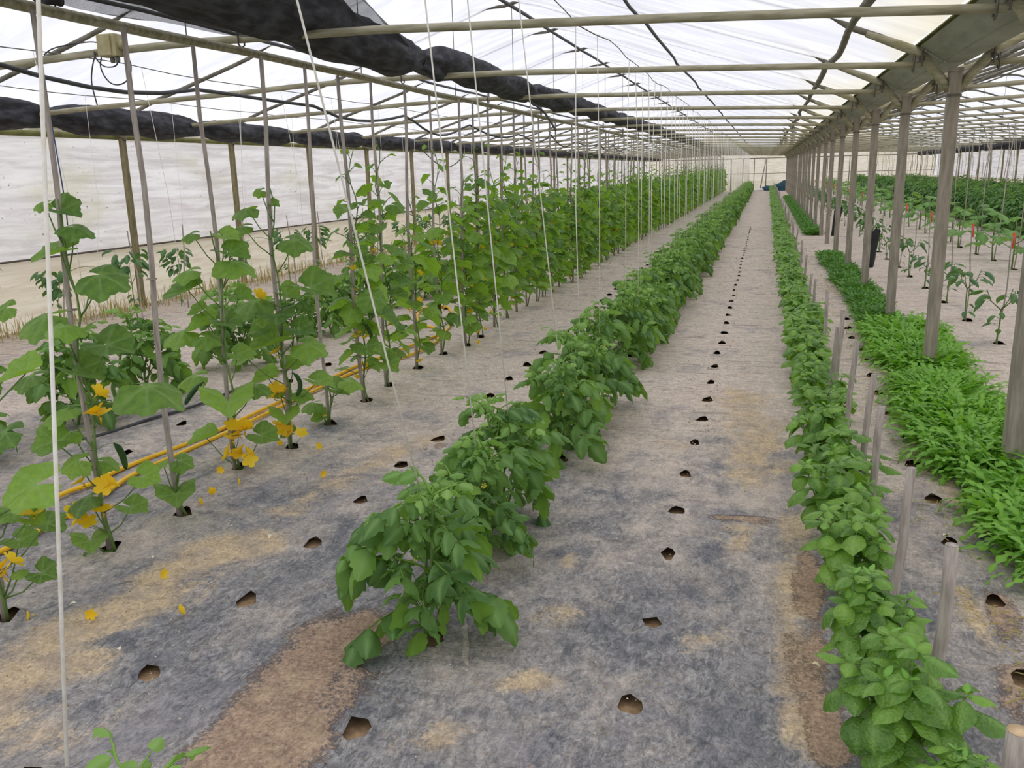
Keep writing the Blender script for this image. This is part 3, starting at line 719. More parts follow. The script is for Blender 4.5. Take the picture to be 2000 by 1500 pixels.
b = MB(); b.tube([(.03, 0, 0), (.032, 0, -.035)], [.006, .003], 6); link('dripper', b.mesh('dripper', M['blackplastic']), t)
b = MB(); b.tube([(-.05, 0, .03), (-.05, .02, .35)], .008, 6); link('hanger', b.mesh('hanger', M['cable']), t)
P = smooth_path([at_y(u, v, 9.1) for u, v in [(1030, 195), (1060, 215), (1072, 232), (1086, 255)]], 3)
b = MB(); b.tube(P, .012, 6); tag(link('hanging_cable', b.mesh('hanging_cable', M['cable'])), 'dark cable end dangling below the tied black net', 'cable')
P = smooth_path([at_x(u, v, -7.44) for u, v in [(820, 293), (826, 294), (850, 318), (872, 329), (895, 318), (906, 297)]], 3)
b = MB(); b.tube(P, .012, 6); tag(link('hanging_cable', b.mesh('hanging_cable', M['cable'])), 'dark cable loop hanging in front of the left film wall', 'cable')

# ------------------------------------------------------------------ leaf shapes (unit size, stalk at the origin, tip towards +Y, top side +Z)
def cuc_leaf(droop, fold, wave, seed, nseg=36, rings=(0, .3, .58, .82, 1.0)):
    rs = random.Random(seed); ph = rs.uniform(0, 6)
    V, vein = [(0, 0, 0)], [1.0]
    A_ = np.radians(np.linspace(-163, 163, nseg + 1))
    lob = [(0, .13), (57, .07), (-57, .07), (112, .06), (-112, .06)]
    for r in rings[1:]:
        for j, a in enumerate(A_):
            d = math.degrees(a); R = .44
            for c, h in lob: R += h * math.exp(-((d - c) / 17) ** 2)
            R *= 1 - .22 * max(0, (abs(d) - 125) / 40)
            if r == 1.0: R += .012 * (1 if j % 2 else -1)
            rr = R * r; x, y = rr * math.sin(a), rr * math.cos(a)
            v = max(math.exp(-((d - c) / 5.0) ** 2) for c, _ in lob)
            z = -droop * rr * rr * 2 + fold * abs(x) + wave * rr * math.sin(3 * a + ph) - .018 * v * (1 - .5 * r) + .014 * math.sin(7 * a + ph) * r
            V.append((x, y, z)); vein.append(v * (1.1 - .7 * r))
    F = []; n = nseg + 1
    for j in range(nseg): F.append((0, 1 + j + 1, 1 + j))
    for i in range(len(rings) - 2):
        for j in range(nseg):
            a = 1 + i * n + j; F.append((a, a + 1, a + n + 1, a + n))
    return np.array(V), F, vein

def ovate(length, width, fold, curl, teeth=0.0, rows=9, seed=0, peak=.42, cup=0.0, twist=0.0, ripple=.0):
    """simple leaf: 5 columns x rows, arching by CURL radians, halves raised by FOLD"""
    rs = random.Random(seed)
    V, vein = [], []; y = z = 0.0; th = 0.25 * curl
    for i in range(rows):
        t = i / (rows - 1)
        w = width * .5 * (math.sin(PI * t ** (math.log(.5) / math.log(peak))) ** .8 if 0 < t < 1 else 0.0)
        if teeth and 0 < i < rows - 1: wt = w * (1 + teeth * (1 if i % 2 else -1))
        else: wt = w
        for u in (-1, -.5, 0, .5, 1):
            ww = wt if abs(u) == 1 else w
            x = u * ww
            hz = fold * abs(x) - cup * x * x / max(width, 1e-6) * 4 + ripple * math.sin(t * 17 + u * 2) * abs(u) * w + twist * t * x
            V.append((x, y - hz * math.sin(-th) * 0, z + hz)); vein.append(1.0 if u == 0 else 0.0)
        if i < rows - 1:
            ds = length / (rows - 1); y += ds * math.cos(th); z += ds * math.sin(th); th -= curl / (rows - 1) * 1.25
    F = []
    for i in range(rows - 1):
        for j in range(4):
            a = i * 5 + j; F.append((a, a + 1, a + 6, a + 5))
    return np.array(V), F, vein

def R3(ax, a): return np.array(Matrix.Rotation(a, 3, ax))
def frame(direction, up):
    y = _n(np.asarray(direction, float)); z = np.asarray(up, float); z = z - y * np.dot(y, z)
    if np.linalg.norm(z) < 1e-6: z = np.cross(y, [1, 0, 0])
    z = _n(z); x = np.cross(y, z); return np.column_stack([x, y, z])
def mat44(Rm, t, s=1.0):
    m = Matrix.Identity(4)
    for r in range(3):
        for c in range(3): m[r][c] = float(Rm[r][c]) * s
        m[r][3] = float(t[r])
    return m

def compound_leaf(L, droop, seed, npairs=3, size=.09):
    """tomato leaf: arching rachis with toothed hanging leaflets, one connected mesh"""
    rs = random.Random(seed); b = MB()
    n = 8; P = []; y = z = 0; th = .75
    for i in range(n):
        P.append((.012 * math.sin(i * .9 + seed), y, z)); y += L / (n - 1) * math.cos(th); z += L / (n - 1) * math.sin(th); th -= droop / (n - 1)
    b.tube(P, np.linspace(.0042, .0018, n), 4, True)
    P = np.array(P)
    def leaflet(i, dirv, ln, wd, curl):
        V, F, ve = ovate(ln, wd, rs.uniform(-.35, .25), curl, .10, 9, rs.random(), .38, rs.uniform(0, .5), rs.uniform(-.3, .3), .18)
        up = np.array([0, -.25, 1.0]) + np.array([rs.uniform(-.4, .4), 0, 0])
        Rm = frame(dirv, up); Vw = V @ Rm.T + P[i] + _n(np.asarray(dirv)) * .006
        base = len(b.V); b.add(Vw, F, .5, ve); k0 = i * 4
        b.F.append([k0, k0 + 1, base + 2]); b.F.append([k0 + 2, k0 + 3, base + 2])
    for q in range(npairs):
        i = int(round(2 + q * (n - 3) / max(1, npairs - .3))); i = min(i, n - 2)
        f = .75 + .35 * q / max(1, npairs - 1)
        for s in (-1, 1):
            ln = size * f * rs.uniform(.8, 1.15)
            leaflet(i, (s * rs.uniform(.7, 1), rs.uniform(.25, .6), -rs.uniform(.1, .7)), ln, ln * rs.uniform(.58, .72), rs.uniform(.5, 1.5))
    T = _n(P[-1] - P[-2])
    leaflet(n - 1, T + np.array([0, 0, -.25]), size * 1.3, size * .78, rs.uniform(.4, 1.1))
    if npairs > 2:
        for s in (-1, 1):
            ln = size * rs.uniform(.3, .45); leaflet(3, (s, .1, -.1), ln, ln * .6, .3)
    return np.array(b.V), b.F, b.vein

def lobed_strip(L, W, lobes, curl, seed):
    rs = random.Random(seed); rows = 3 * lobes + 3; V, vein = [], []; y = z = 0; th = 1.15
    for i in range(rows):
        t = i / (rows - 1)
        w = W * .5 * (.10 + .90 * abs(math.sin(PI * lobes * t * .98)) ** 1.5) * (.25 + .75 * math.sin(PI * min(1, t * .8 + .12))) if i < rows - 1 else 0.0
        if t < .22: w = W * .07
        for u in (-1, 0, 1): V.append((u * w, y + abs(u) * w * .25, z + .15 * abs(u) * w)); vein.append(1.0 if u == 0 else 0)
        y += L / (rows - 1) * math.cos(th); z += L / (rows - 1) * math.sin(th); th -= curl / (rows - 1)
    F = []
    for i in range(rows - 1):
        for j in range(2):
            a = i * 3 + j; F.append((a, a + 1, a + 4, a + 3))
    return np.array(V), F, vein

def petals(n, r, bell, w=.62):
    V = [(0, 0, 0)]; F = []
    for j in range(n):
        a = 2 * PI * j / n
        for da, rr, h in ((-.5 * w * 2 * PI / n * 1.2, .55, .35), (0, .6, .28), (.5 * w * 2 * PI / n * 1.2, .55, .35), (-.3 * 2 * PI / n, .9, .55), (0, 1.0, .5), (.3 * 2 * PI / n, .9, .55)):
            V.append((r * rr * math.cos(a + da), r * rr * math.sin(a + da), bell * r * h))
        b = 1 + 6 * j
        F += [(0, b, b + 1), (0, b + 1, b + 2), (b, b + 3, b + 4, b + 1), (b + 1, b + 4, b + 5, b + 2)]
    V += [(0, 0, -.9 * r), (.12 * r, 0, -.2 * r), (-.06 * r, .1 * r, -.2 * r), (-.06 * r, -.1 * r, -.2 * r)]
    q = len(V) - 4; F += [(q, q + 1, q + 2), (q, q + 2, q + 3), (q, q + 3, q + 1), (q + 1, 0, q + 2), (q + 2, 0, q + 3), (q + 3, 0, q + 1)]
    return np.array(V), F, [0.0] * len(V)

T = {}       # leaf templates: (verts, faces, vein)
TM = {}      # their meshes
def tmpl(key, data, mat, nm='leaf'):
    T[key] = data; V, F, ve = data
    TM[key] = mesh(nm, V, F, M[mat], True, {'vein': ve, 'rnd': [0.0] * len(V)}); return key
for i, (d, f_, w) in enumerate([(.18, .12, .07), (.10, .40, .08), (.32, -.15, .08), (.12, .62, .06), (.42, .05, .11), (.05, .25, .13)]): tmpl(('cuc', i), cuc_leaf(d, f_, w, i), 'cuc')
for i in range(7): tmpl(('tom', i), compound_leaf(.21 + .02 * (i % 3), 1.5 + .28 * i, i, 3, .100), 'tom')
for i in range(3): tmpl(('tomy', i), compound_leaf(.11, 1.0 + .3 * i, 20 + i, 2, .042), 'tomyoung')
for i in range(5): tmpl(('bas', i), ovate(1.0, .60 + .03 * i, .12 + .05 * (i % 3), .55 + .35 * i, 0, 9, i, .44, .38, .1 * (i - 2), .05), 'basil')
for i in range(2): tmpl(('basy', i), ovate(1.0, .5, .35, .3 + .4 * i, 0, 7, i, .44, .2), 'basilyoung')
for i in range(4): tmpl(('pep', i), ovate(1.0, .46, .12, .9 + .35 * i, 0, 8, i, .40, .35, .1, .06), 'pepper')
for i in range(4): tmpl(('egg', i), ovate(1.0, .66, .15, .4 + .3 * i, .05, 9, i, .40, .3, .1 * (i - 1), .22), 'eggplant')
for i in range(4): tmpl(('roc', i), lobed_strip(.20 + .02 * i, .042, 5 + i % 2, 1.0 + .5 * i, i), 'rocket')
for i in range(3): tmpl(('par', i), lobed_strip(.13, .05, 4, .7 + .4 * i, i + 5), 'parsley')
tmpl('flower', petals(5, .030, .8, .95), 'petal', 'flower')
tmpl('tflower', petals(5, .014, .5, .4), 'tomflower', 'flower')
FR = []
for c in (1.0, 1.9, .5):
    P = [(0, 0, 0)]; th = -.6
    for i in range(10): P.append((0, P[-1][1] + .016 * math.cos(th), P[-1][2] + .016 * math.sin(th))); th -= c / 10
    V, F = tube(P, [.003, .006, .0105, .0125, .0135, .0138, .0138, .0135, .013, .011, .005], 8); FR.append(mesh('cucumber', V, F, M['fruit']))

class Plant:
    """stems and leaf placements of one plant, in its own coordinates (base at the origin)"""
    def __init__(s, stem_mat): s.st = MB(); s.L = []; s.fl = []; s.fr = []; s.sm = stem_mat
    def stem(s, pts, r0, r1, n=5): s.st.tube(pts, np.linspace(r0, r1, len(pts)), n)
    def leaf(s, key, Rm, t, sc): s.L.append((key, np.asarray(Rm), np.asarray(t, float), sc))
    def build_parts(s, t):
        link('stem', s.st.mesh('stem', M[s.sm]), t)
        for key, Rm, p, sc in s.L: link('leaf', TM[key], t, mat44(Rm, p, sc))
        for key, Rm, p, sc in s.fl: link('flower', TM[key], t, mat44(Rm, p, sc))
        for me_, m_ in s.fr: link('fruit', me_, t, m_)
    def merged(s, leafmats):
        """(stem mesh, [(name, mesh)]) shared by the copies too far off to show single leaves"""
        out = [('stem', s.st.mesh('stem', M[s.sm]))]
        groups = {}
        for key, Rm, p, sc in s.L: groups.setdefault(key[0] if isinstance(key, tuple) else key, []).append((key, Rm, p, sc))
        for gk, items in groups.items():
            b = MB()
            for key, Rm, p, sc in items:
                V, F, ve = T[key]; b.add((V * sc) @ Rm.T + p, F, random.random(), ve)
            out.append(('foliage', b.mesh('foliage', M[leafmats[gk]])))
        if s.fl:
            b = MB()
            for key, Rm, p, sc in s.fl:
                V, F, ve = T[key]; b.add((V * sc) @ Rm.T + p, F)
            out.append(('blossoms', b.mesh('blossoms', M['petal' if s.fl[0][0] == 'flower' else 'tomflower'])))
        return out
def put_merged(parts, t):
    for nm, me_ in parts: link(nm, me_, t, kind='stuff' if nm != 'stem' else None)

def rdir(az, el): return np.array([math.cos(az) * math.cos(el), math.sin(az) * math.cos(el), math.sin(el)])
def rmat(az, el, roll=0.0, lean=0.0):
    """leaf pointing to azimuth AZ at elevation EL, rolled about its own axis"""
    d = rdir(az, el); Rm = frame(d, np.array([0, 0, 1.0]))
    return Rm @ R3('Y', roll)

def tomato(seed, h=.56, spread=1.0, nleaf=15, side=True):
    rs = random.Random(seed); p = Plant('stem')
    az0 = rs.uniform(0, 6); lx, ly = .05 * math.cos(az0), .05 * math.sin(az0)
    S = [np.array([lx * (t ** 1.5) * 1.6 + .012 * math.sin(t * 9), ly * t * 1.4, h * .93 * t]) for t in np.linspace(0, 1, 9)]
    p.stem(S, .0085, .004, 6)
    def on(S_, t):
        f = t * (len(S_) - 1); i = min(int(f), len(S_) - 2); return S_[i] * (1 - (f - i)) + S_[i + 1] * (f - i)
    axes = [(S, nleaf)]
    if side:
        for q in range(2):
            a = rs.uniform(0, 6); b0 = on(S, .12 + .18 * q); S2 = [b0 + np.array([.13 * t * math.cos(a), .13 * t * math.sin(a), h * (.62 - .1 * q) * t]) for t in np.linspace(0, 1, 6)]
            p.stem(S2, .006, .003, 5); axes.append((S2, nleaf // 2))
    for S_, nl in axes:
        az = rs.uniform(0, 6)
        for i in range(nl):
            t = .14 + .80 * (i / max(1, nl - 1)) if S_ is S else .25 + .7 * i / max(1, nl - 1)
            az += 2.4 + rs.uniform(-.4, .4); pos = on(S_, t)
            sc = spread * (1.12 - .45 * max(0, t - .55) / .45) * rs.uniform(.85, 1.12)
            key = ('tom', rs.randrange(0, 7))
            p.leaf(key, rmat(az, rs.uniform(-.25, .2) + .35 * t, rs.uniform(-.35, .35)), pos, sc)
        for i in range(5 if S_ is S else 3):
            az += 2.4; p.leaf(('tomy', rs.randrange(3)), rmat(az, rs.uniform(.2, .7), rs.uniform(-.3, .3)), on(S_, .93 + .02 * i), rs.uniform(.9, 1.35))
    for i in range(rs.choice([2, 3])):
        a = rs.uniform(0, 6); q = on(S, rs.uniform(.55, .8)) + .06 * rdir(a, .1)
        p.fl.append(('tflower', R3('X', rs.uniform(1.5, 2.6)) @ R3('Z', a), q, 1.0)); p.stem([on(S, .6), q], .0018, .0014, 3)
    return p

def basil(seed, h=.36, n=8, spread=.155):
    rs = random.Random(seed); p = Plant('basilstem')
    tops = []
    for q in range(n):
        a = 2 * PI * q / n + rs.uniform(-.3, .3); r = spread * rs.uniform(.25, 1) if q else 0.0
        top = np.array([r * math.cos(a), r * math.sin(a), h * (rs.uniform(.72, 1.0) - 1.1 * max(0, r - .07))])
        S = [np.array([top[0] * t ** .8, top[1] * t ** .8, top[2] * t]) for t in np.linspace(0, 1, 6)]
        p.stem(S, .0042, .0022, 5); az = rs.uniform(0, 3)
        for i, t in enumerate((.30, .50, .68, .84, .97)):
            f = t * 5; k_ = min(int(f), 4); pos = S[k_] * (1 - f + k_) + S[k_ + 1] * (f - k_)
            az += PI / 2 + rs.uniform(-.2, .2)
            for s in (0, PI):
                ln = (.100, .118, .122, .112, .086)[i] * rs.uniform(.82, 1.15)
                if i == 0 and rs.random() < .35: continue
                aa = az + s; st = pos + .018 * rdir(aa, .5)
                p.leaf(('bas', rs.randrange(5)), rmat(aa, rs.uniform(-.55, .05) + .25 * (i == 4), rs.uniform(-.3, .3)), st, ln)
                p.stem([pos, st], .0016, .0014, 3)
        for i in range(4):
            aa = az + PI / 2 + (i % 2) * PI + (i // 2) * PI / 2; p.leaf(('bas', i) if i < 2 else ('basy', i % 2), rmat(aa, rs.uniform(.5, .8) if i > 1 else rs.uniform(.0, .3), rs.uniform(-.2, .2)), S[-1] + np.array([0, 0, .003 * i]), rs.uniform(.028, .038) if i > 1 else rs.uniform(.052, .068))
    return p

def pepper(seed, h=.36, nl=13, ls=.115):
    rs = random.Random(seed); p = Plant('stem')
    S = [np.array([.02 * math.sin(t * 2), 0, h * .62 * t]) for t in np.linspace(0, 1, 5)]; p.stem(S, .006, .0045, 6)
    for q in range(3):
        a = 2.1 * q + rs.uniform(-.4, .4); e = S[-1] + np.array([.09 * math.cos(a), .09 * math.sin(a), h * .36]); mid = (S[-1] + e) / 2 + np.array([.015 * math.cos(a), .015 * math.sin(a), -.01])
        p.stem([S[-1], mid, e], .004, .0025, 5)
        for i in range(nl // 3):
            aa = a + rs.uniform(-1.6, 1.6); st = mid * (1 - i / 4) + e * (i / 4) + .03 * rdir(aa, .3)
            p.leaf(('pep', rs.randrange(4)), rmat(aa, rs.uniform(-.75, .1), rs.uniform(-.4, .4)), st, ls * rs.uniform(.75, 1.2)); p.stem([mid * (1 - i / 4) + e * (i / 4), st], .0018, .0014, 3)
    for i in range(4):
        aa = rs.uniform(0, 6); z = rs.uniform(.12, .6) * h; st = np.array([.03 * math.cos(aa), .03 * math.sin(aa), z + .02])
        p.leaf(('pep', rs.randrange(4)), rmat(aa, rs.uniform(-.7, -.1), 0), st, ls * .7 * rs.uniform(.7, 1)); p.stem([(0, 0, z), st], .0018, .0014, 3)
    return p

def eggplant(seed, h=.42):
    rs = random.Random(seed); p = Plant('stem')
    S = [np.array([.01 * math.sin(t * 3), 0, h * .9 * t]) for t in np.linspace(0, 1, 6)]; p.stem(S, .008, .005, 6)
    az = rs.uniform(0, 6)
    for i in range(10):
        t = .3 + .7 * i / 9; az += 2.4; pos = np.array([0, 0, h * .9 * t]); el = rs.uniform(.25, .7)
        st = pos + .11 * rdir(az, el) * (1.1 - .4 * t); p.stem([pos, (pos + st) / 2 + np.array([0, 0, -.008]), st], .004, .0025, 4)
        p.leaf(('egg', rs.randrange(4)), rmat(az, rs.uniform(-.35, .25), rs.uniform(-.3, .3)), st, rs.uniform(.14, .22) * (1.1 - .35 * t))
    return p

def cucumber(seed, top, dense=1, start=.10, flowers=6, big=.2):
    rs = random.Random(seed); p = Plant('stem')
    n = max(4, int(top / .075)); S = []
    for i in range(n + 1):
        t = i / n; S.append(np.array([.028 + .018 * math.sin(i * 1.1 + seed), .02 * math.cos(i * 1.3 + seed), top * t]))
    p.stem(S, .0065, .003, 5); az = rs.uniform(0, 6)
    for i in range(1, n):
        if S[i][2] < start: continue
        t = i / n
        for q in range(dense if t < .8 else 1):
            az += 2.4 + rs.uniform(-.5, .5); env = .55 + .45 * math.sin(PI * min(1, .15 + t * .95)); env = env if t < .72 else env * (1 - (t - .72) * 1.7)
            pl = rs.uniform(.10, .17) * (.6 + .5 * env); el = rs.uniform(.2, .8)
            st = S[i] + pl * rdir(az, el); p.stem([S[i], S[i] + pl * .55 * rdir(az, el + .15), st], .0032, .0022, 4)
            sz = big * env * rs.uniform(.75, 1.15)
            p.leaf(('cuc', rs.randrange(6)), rmat(az + rs.uniform(-.4, .4), rs.uniform(-.75, -.02), rs.uniform(-.45, .45)), st, sz)
    for i in range(flowers):
        k_ = rs.randrange(1, max(2, int(n * .65))); a = rs.uniform(0, 6)
        p.fl.append(('flower', R3('Z', a) @ R3('X', rs.uniform(-1.4, 1.4)), S[k_] + .045 * rdir(a, rs.uniform(-.2, .5)), rs.uniform(.7, 1.1)))
    return p

# ------------------------------------------------------------------ cucumber row on tall stakes
def stake_mesh(h, r, seed, nm='stake'):
    rs = random.Random(seed); b = MB(); m = 8
    P = [(.010 * math.sin(i * 1.2 + seed), .010 * math.cos(i * .9 + seed), -.06 + (h + .06) * i / (m - 1)) for i in range(m)]
    P[-1] = (P[-2][0], P[-2][1], h)
    b.tube(P, np.linspace(r * 1.08, r * .9, m), 6, True, rs.uniform(.75, 1)); return b.mesh(nm, M['stake'])
SM = [stake_mesh(2.12, .0125, i) for i in range(4)]
b = MB(); b.tube([(.022 * math.cos(a), .022 * math.sin(a), 0) for a in np.linspace(0, 2 * PI, 9)], .0025, 4, False); tie_me = b.mesh('tie_band', M['greytwine'])
stake_top = {0: (45 - 48, -60), 1: (48, 22), 2: (252, 50), 3: (356, 88), 4: (503, 122), 5: (611, 141), 6: (668, 149)}
for i, (x, y) in enumerate(zip(CUC_X, CUC_Y)):
    tilt = Matrix.Rotation(random.uniform(-.012, .012), 4, 'Y') @ Matrix.Rotation(random.uniform(-.012, .012), 4, 'X')
    if i < 16: lab, grp = f'tall grey wooden stake of the cucumber row, {ordn(i + 1)} from the camera', None
    else: lab, grp = 'tall thin stake in the crowded far stretch of the cucumber row', 'far cucumber stakes'
    t = root('cucumber_stake', (x, y, 0), lab, 'stake', grp)
    t.matrix_basis = t.matrix_basis @ tilt
    link('shaft', SM[i % 4], t)
    if i < 16:
        for z in (.35 + .1 * (i % 3), .95 + .07 * (i % 4)): link('tie_band', tie_me, t, Matrix.Translation((0, 0, z)), label='twine tied round the stake')

fwd = CAM @ np.array([0, 0, -1.0]); fwd[2] = 0; fwd = _n(fwd); rightv = CAM @ np.array([1.0, 0, 0])
def hand_cucumber(i, leaves, flowers, fruits=(), top_uv=None):
    """a plant whose leaves follow the photograph: (u, v, width px, height/width, side, nearer by metres)"""
    x, y = CUC_X[i], CUC_Y[i]; base = np.array([x, y, 0.0]); p = Plant('stem')
    zs = [at_y(l[0], l[1], y)[2] for l in leaves]; top = max(zs) + .02 if top_uv is None else at_y(*top_uv, y)[2]
    n = max(5, int(top / .09)); S = [np.array([.032 + .015 * math.sin(k_ * 1.1 + i), -.02 + .012 * math.cos(k_ * 1.7), top * k_ / n]) for k_ in range(n + 1)]
    p.stem(S, .0068, .0032, 6)
    for q, (u, v, w, ratio, side, near) in enumerate(leaves):
        yy = y - near; c = at_y(u, v, yy); s = w / px_per_m(c)
        view = _n(c - np.array([0, 0, EYE])); dh = view.copy(); dh[2] = 0; dh = _n(dh); dip = math.asin(-view[2])
        a = math.asin(min(.98, ratio)) - dip
        nrm = math.cos(a) * np.array([0, 0, 1]) - math.sin(a) * dh
        d = rightv * side + np.array([0, 0, -.25]) - dh * (.25 if side else 1.0)
        Rm = frame(d, nrm); Rm = frame(Rm[:, 1] if abs(np.dot(Rm[:, 1], nrm)) < .99 else d, nrm)
        key = ('cuc', (q * 5 + i * 2) % 6 if ratio > .5 else (1, 3, 2, 4)[(q + i) % 4])
        ctr = T[key][0].mean(0) * s; org = c - base - Rm @ ctr
        p.leaf(key, Rm, org, s)
        zi = min(top - .01, max(.03, org[2] - .10)); k_ = min(n - 1, int(zi / top * n)); a0 = S[k_]
        mid = (a0 + org) / 2 + np.array([0, 0, -.02]); p.stem([a0, mid, org], .0036, .0024, 5)
    for q in range(4):
        k_ = int(n * (.35 + .16 * q)); a0 = S[min(k_, n)]; az = q * 1.9 + i
        p.stem([a0 + rdir(az, .3) * (.012 * w_) + np.array([.012 * math.sin(w_ * 1.5), .012 * math.cos(w_ * 1.5), -.004 * max(0, w_ - 5) ** 1.3]) * min(1, w_ / 5) for w_ in range(14)], .0014, .0007, 3)
    for q, (u, v) in enumerate(flowers):
        c = at_y(u, v, y - .05) - base
        p.fl.append(('flower', R3('Z', q * 1.7) @ R3('X', (q % 5 - 2) * .55), c, 1.35 + .2 * (q % 3)))
        k_ = min(n - 1, max(0, int((c[2] - .02) / top * n))); p.stem([S[k_], c + np.array([0, 0, -.015])], .002, .0016, 3)
    for q, (u, v, rot, kind) in enumerate(fruits):
        c = at_y(u, v, y - .06) - base; p.fr.append((FR[kind], Matrix.Translation(Vector(c)) @ Matrix.Rotation(rot, 4, 'Z')))
    return p
HAND = {
 0: ([(66, 950, 136, .72, -1, .05), (42, 722, 98, .42, -1, .0), (12, 604, 52, .75, -1, 0), (82, 1117, 60, .9, 1, 0), (40, 1120, 34, .6, 1, .03), (40, 1052, 70, .6, 1, -.05), (20, 1000, 80, .6, -1, 0), (95, 1020, 70, .6, 1, -.05), (10, 850, 90, .6, -1, 0), (60, 1010, 60, .6, 1, .06)],
     [(22, 1098), (4, 1110), (66, 1006), (6, 1126)], ()),
 1: ([(118, 405, 84, .42, 1, 0), (86, 400, 44, .5, -1, 0), (148, 449, 78, .28, 1, 0), (112, 487, 106, .30, -1, .04), (200, 545, 108, .66, 1, .05), (92, 628, 118, .50, -1, .0), (128, 645, 82, .95, 0, .10), (212, 670, 104, .56, 1, 0), (152, 717, 108, .36, 1, .04), (292, 768, 140, .42, 1, .06),
      (128, 806, 100, .28, -1, 0), (100, 860, 84, .80, -1, .04), (152, 905, 70, .75, -1, .05), (282, 930, 66, .85, 1, .0), (172, 977, 88, .42, -1, .03), (258, 988, 66, .50, 1, 0), (176, 1052, 72, .45, 0, .05), (196, 1090, 62, .62, 0, .05), (60, 740, 80, .4, -1, 0), (178, 560, 60, .5, 1, -.05), (160, 790, 60, .5, 1, -.05), (140, 850, 60, .5, -1, -.06), (205, 905, 60, .45, 1, -.05)],
     [(192, 768), (188, 805), (196, 812), (160, 942), (205, 948), (158, 1012), (172, 1022), (202, 1000), (150, 1003), (214, 944)], [(222, 866, .3, 0)]),
 2: ([(354, 903, 50, .85, 1, .0), (343, 960, 82, .55, 0, .05), (318, 910, 36, .5, -1, .0)], [], ()),
 3: ([(374, 460, 44, .45, -1, 0), (440, 458, 60, .35, 1, 0), (452, 488, 76, .45, 1, .03), (458, 521, 92, .30, 1, 0), (368, 534, 66, .38, -1, 0), (362, 563, 90, .34, -1, .04), (398, 628, 80, .34, -1, 0), (358, 656, 82, .45, -1, .04), (404, 662, 60, .62, 1, .08), (444, 776, 110, .55, 0, .10), (398, 850, 72, .30, -1, 0), (512, 848, 68, .62, 1, .0), (468, 928, 58, .62, 0, .05), (440, 625, 70, .35, 1, 0), (388, 605, 46, .5, -1, -.05), (500, 760, 60, .5, 1, -.05), (380, 740, 70, .5, -1, -.08), (466, 690, 60, .5, 1, -.08), (470, 575, 50, .5, 1, -.05)],
     [(480, 832), (466, 848), (456, 858), (470, 880), (488, 898), (448, 886), (462, 890), (478, 842), (455, 835), (484, 886)], [(398, 746, 1.9, 2)]),
 4: ([(508, 375, 30, .7, -1, 0), (532, 397, 30, .5, 1, 0), (482, 413, 62, .3, -1, 0), (472, 447, 60, .34, -1, 0), (576, 474, 74, .52, 1, .02), (610, 556, 98, .48, 1, .05), (498, 596, 100, .34, -1, .03), (538, 612, 84, .66, 0, .07), (585, 640, 66, .5, 1, 0), (530, 662, 110, .34, -1, .05), (602, 678, 78, .62, 1, .04), (556, 806, 64, .75, 0, .06), (622, 742, 70, .3, 1, 0), (520, 735, 70, .4, -1, -.04), (576, 700, 64, .5, 1, -.06), (512, 640, 60, .6, -1, -.06), (480, 700, 60, .4, -1, -.08), (560, 570, 60, .5, 1, -.05), (545, 760, 60, .4, 1, -.05), (590, 770, 50, .5, 1, -.02), (566, 845, 40, .5, -1, 0)],
     [(506, 577), (538, 690), (546, 768), (534, 776), (552, 838), (572, 842), (588, 848), (545, 830), (540, 762)], [(570, 728, -.6, 1)]),
 5: ([(655, 757, 60, .5, 1, 0), (612, 792, 50, .5, -1, 0), (684, 748, 56, .4, 1, .03), (628, 812, 44, .6, -1, 0)], [], ()),
}
for i, (x, y) in enumerate(zip(CUC_X, CUC_Y)):
    if i > 17: break
    if i in (2, 5): lab = f'small young cucumber plant with few leaves at the {ordn(i + 1)} stake'
    elif i == 1: lab = 'large cucumber vine with broad leaves and a hanging fruit on the second stake'
    else: lab = f'cucumber vine with yellow flowers climbing the {ordn(i + 1)} stake of its row'
    t = root('cucumber_plant', (x, y, 0), lab, 'cucumber plant')
    if i in HAND: p = hand_cucumber(i, *HAND[i])
    else: p = cucumber(40 + i, [1.74, 1.35, 1.72, 1.48, 1.78, 1.55, 1.68][i % 7], 3 if i > 9 else 2, .10, 9, .20)
    if i not in HAND and i % 3 == 0: p.fr.append((FR[i % 2], Matrix.Translation((.05, -.03, .45 + .05 * (i % 4))) @ Matrix.Rotation(i, 4, 'Z')))
    p.build_parts(t)
CV = [cucumber(70 + q, [1.66, 1.5, 1.74, 1.45, 1.6][q], 4, .05, 10, .19).merged({'cuc': 'cuc'}) for q in range(5)]
for i, (x, y) in enumerate(zip(CUC_X, CUC_Y)):
    if i <= 17: continue
    t = root('cucumber_plant', (x, y, 0), 'cucumber vine in the dense green wall along the far part of its row', 'cucumber plant', 'far cucumber vines', random.uniform(0, 6.28), random.uniform(.92, 1.04))
    put_merged(CV[i % 5], t)

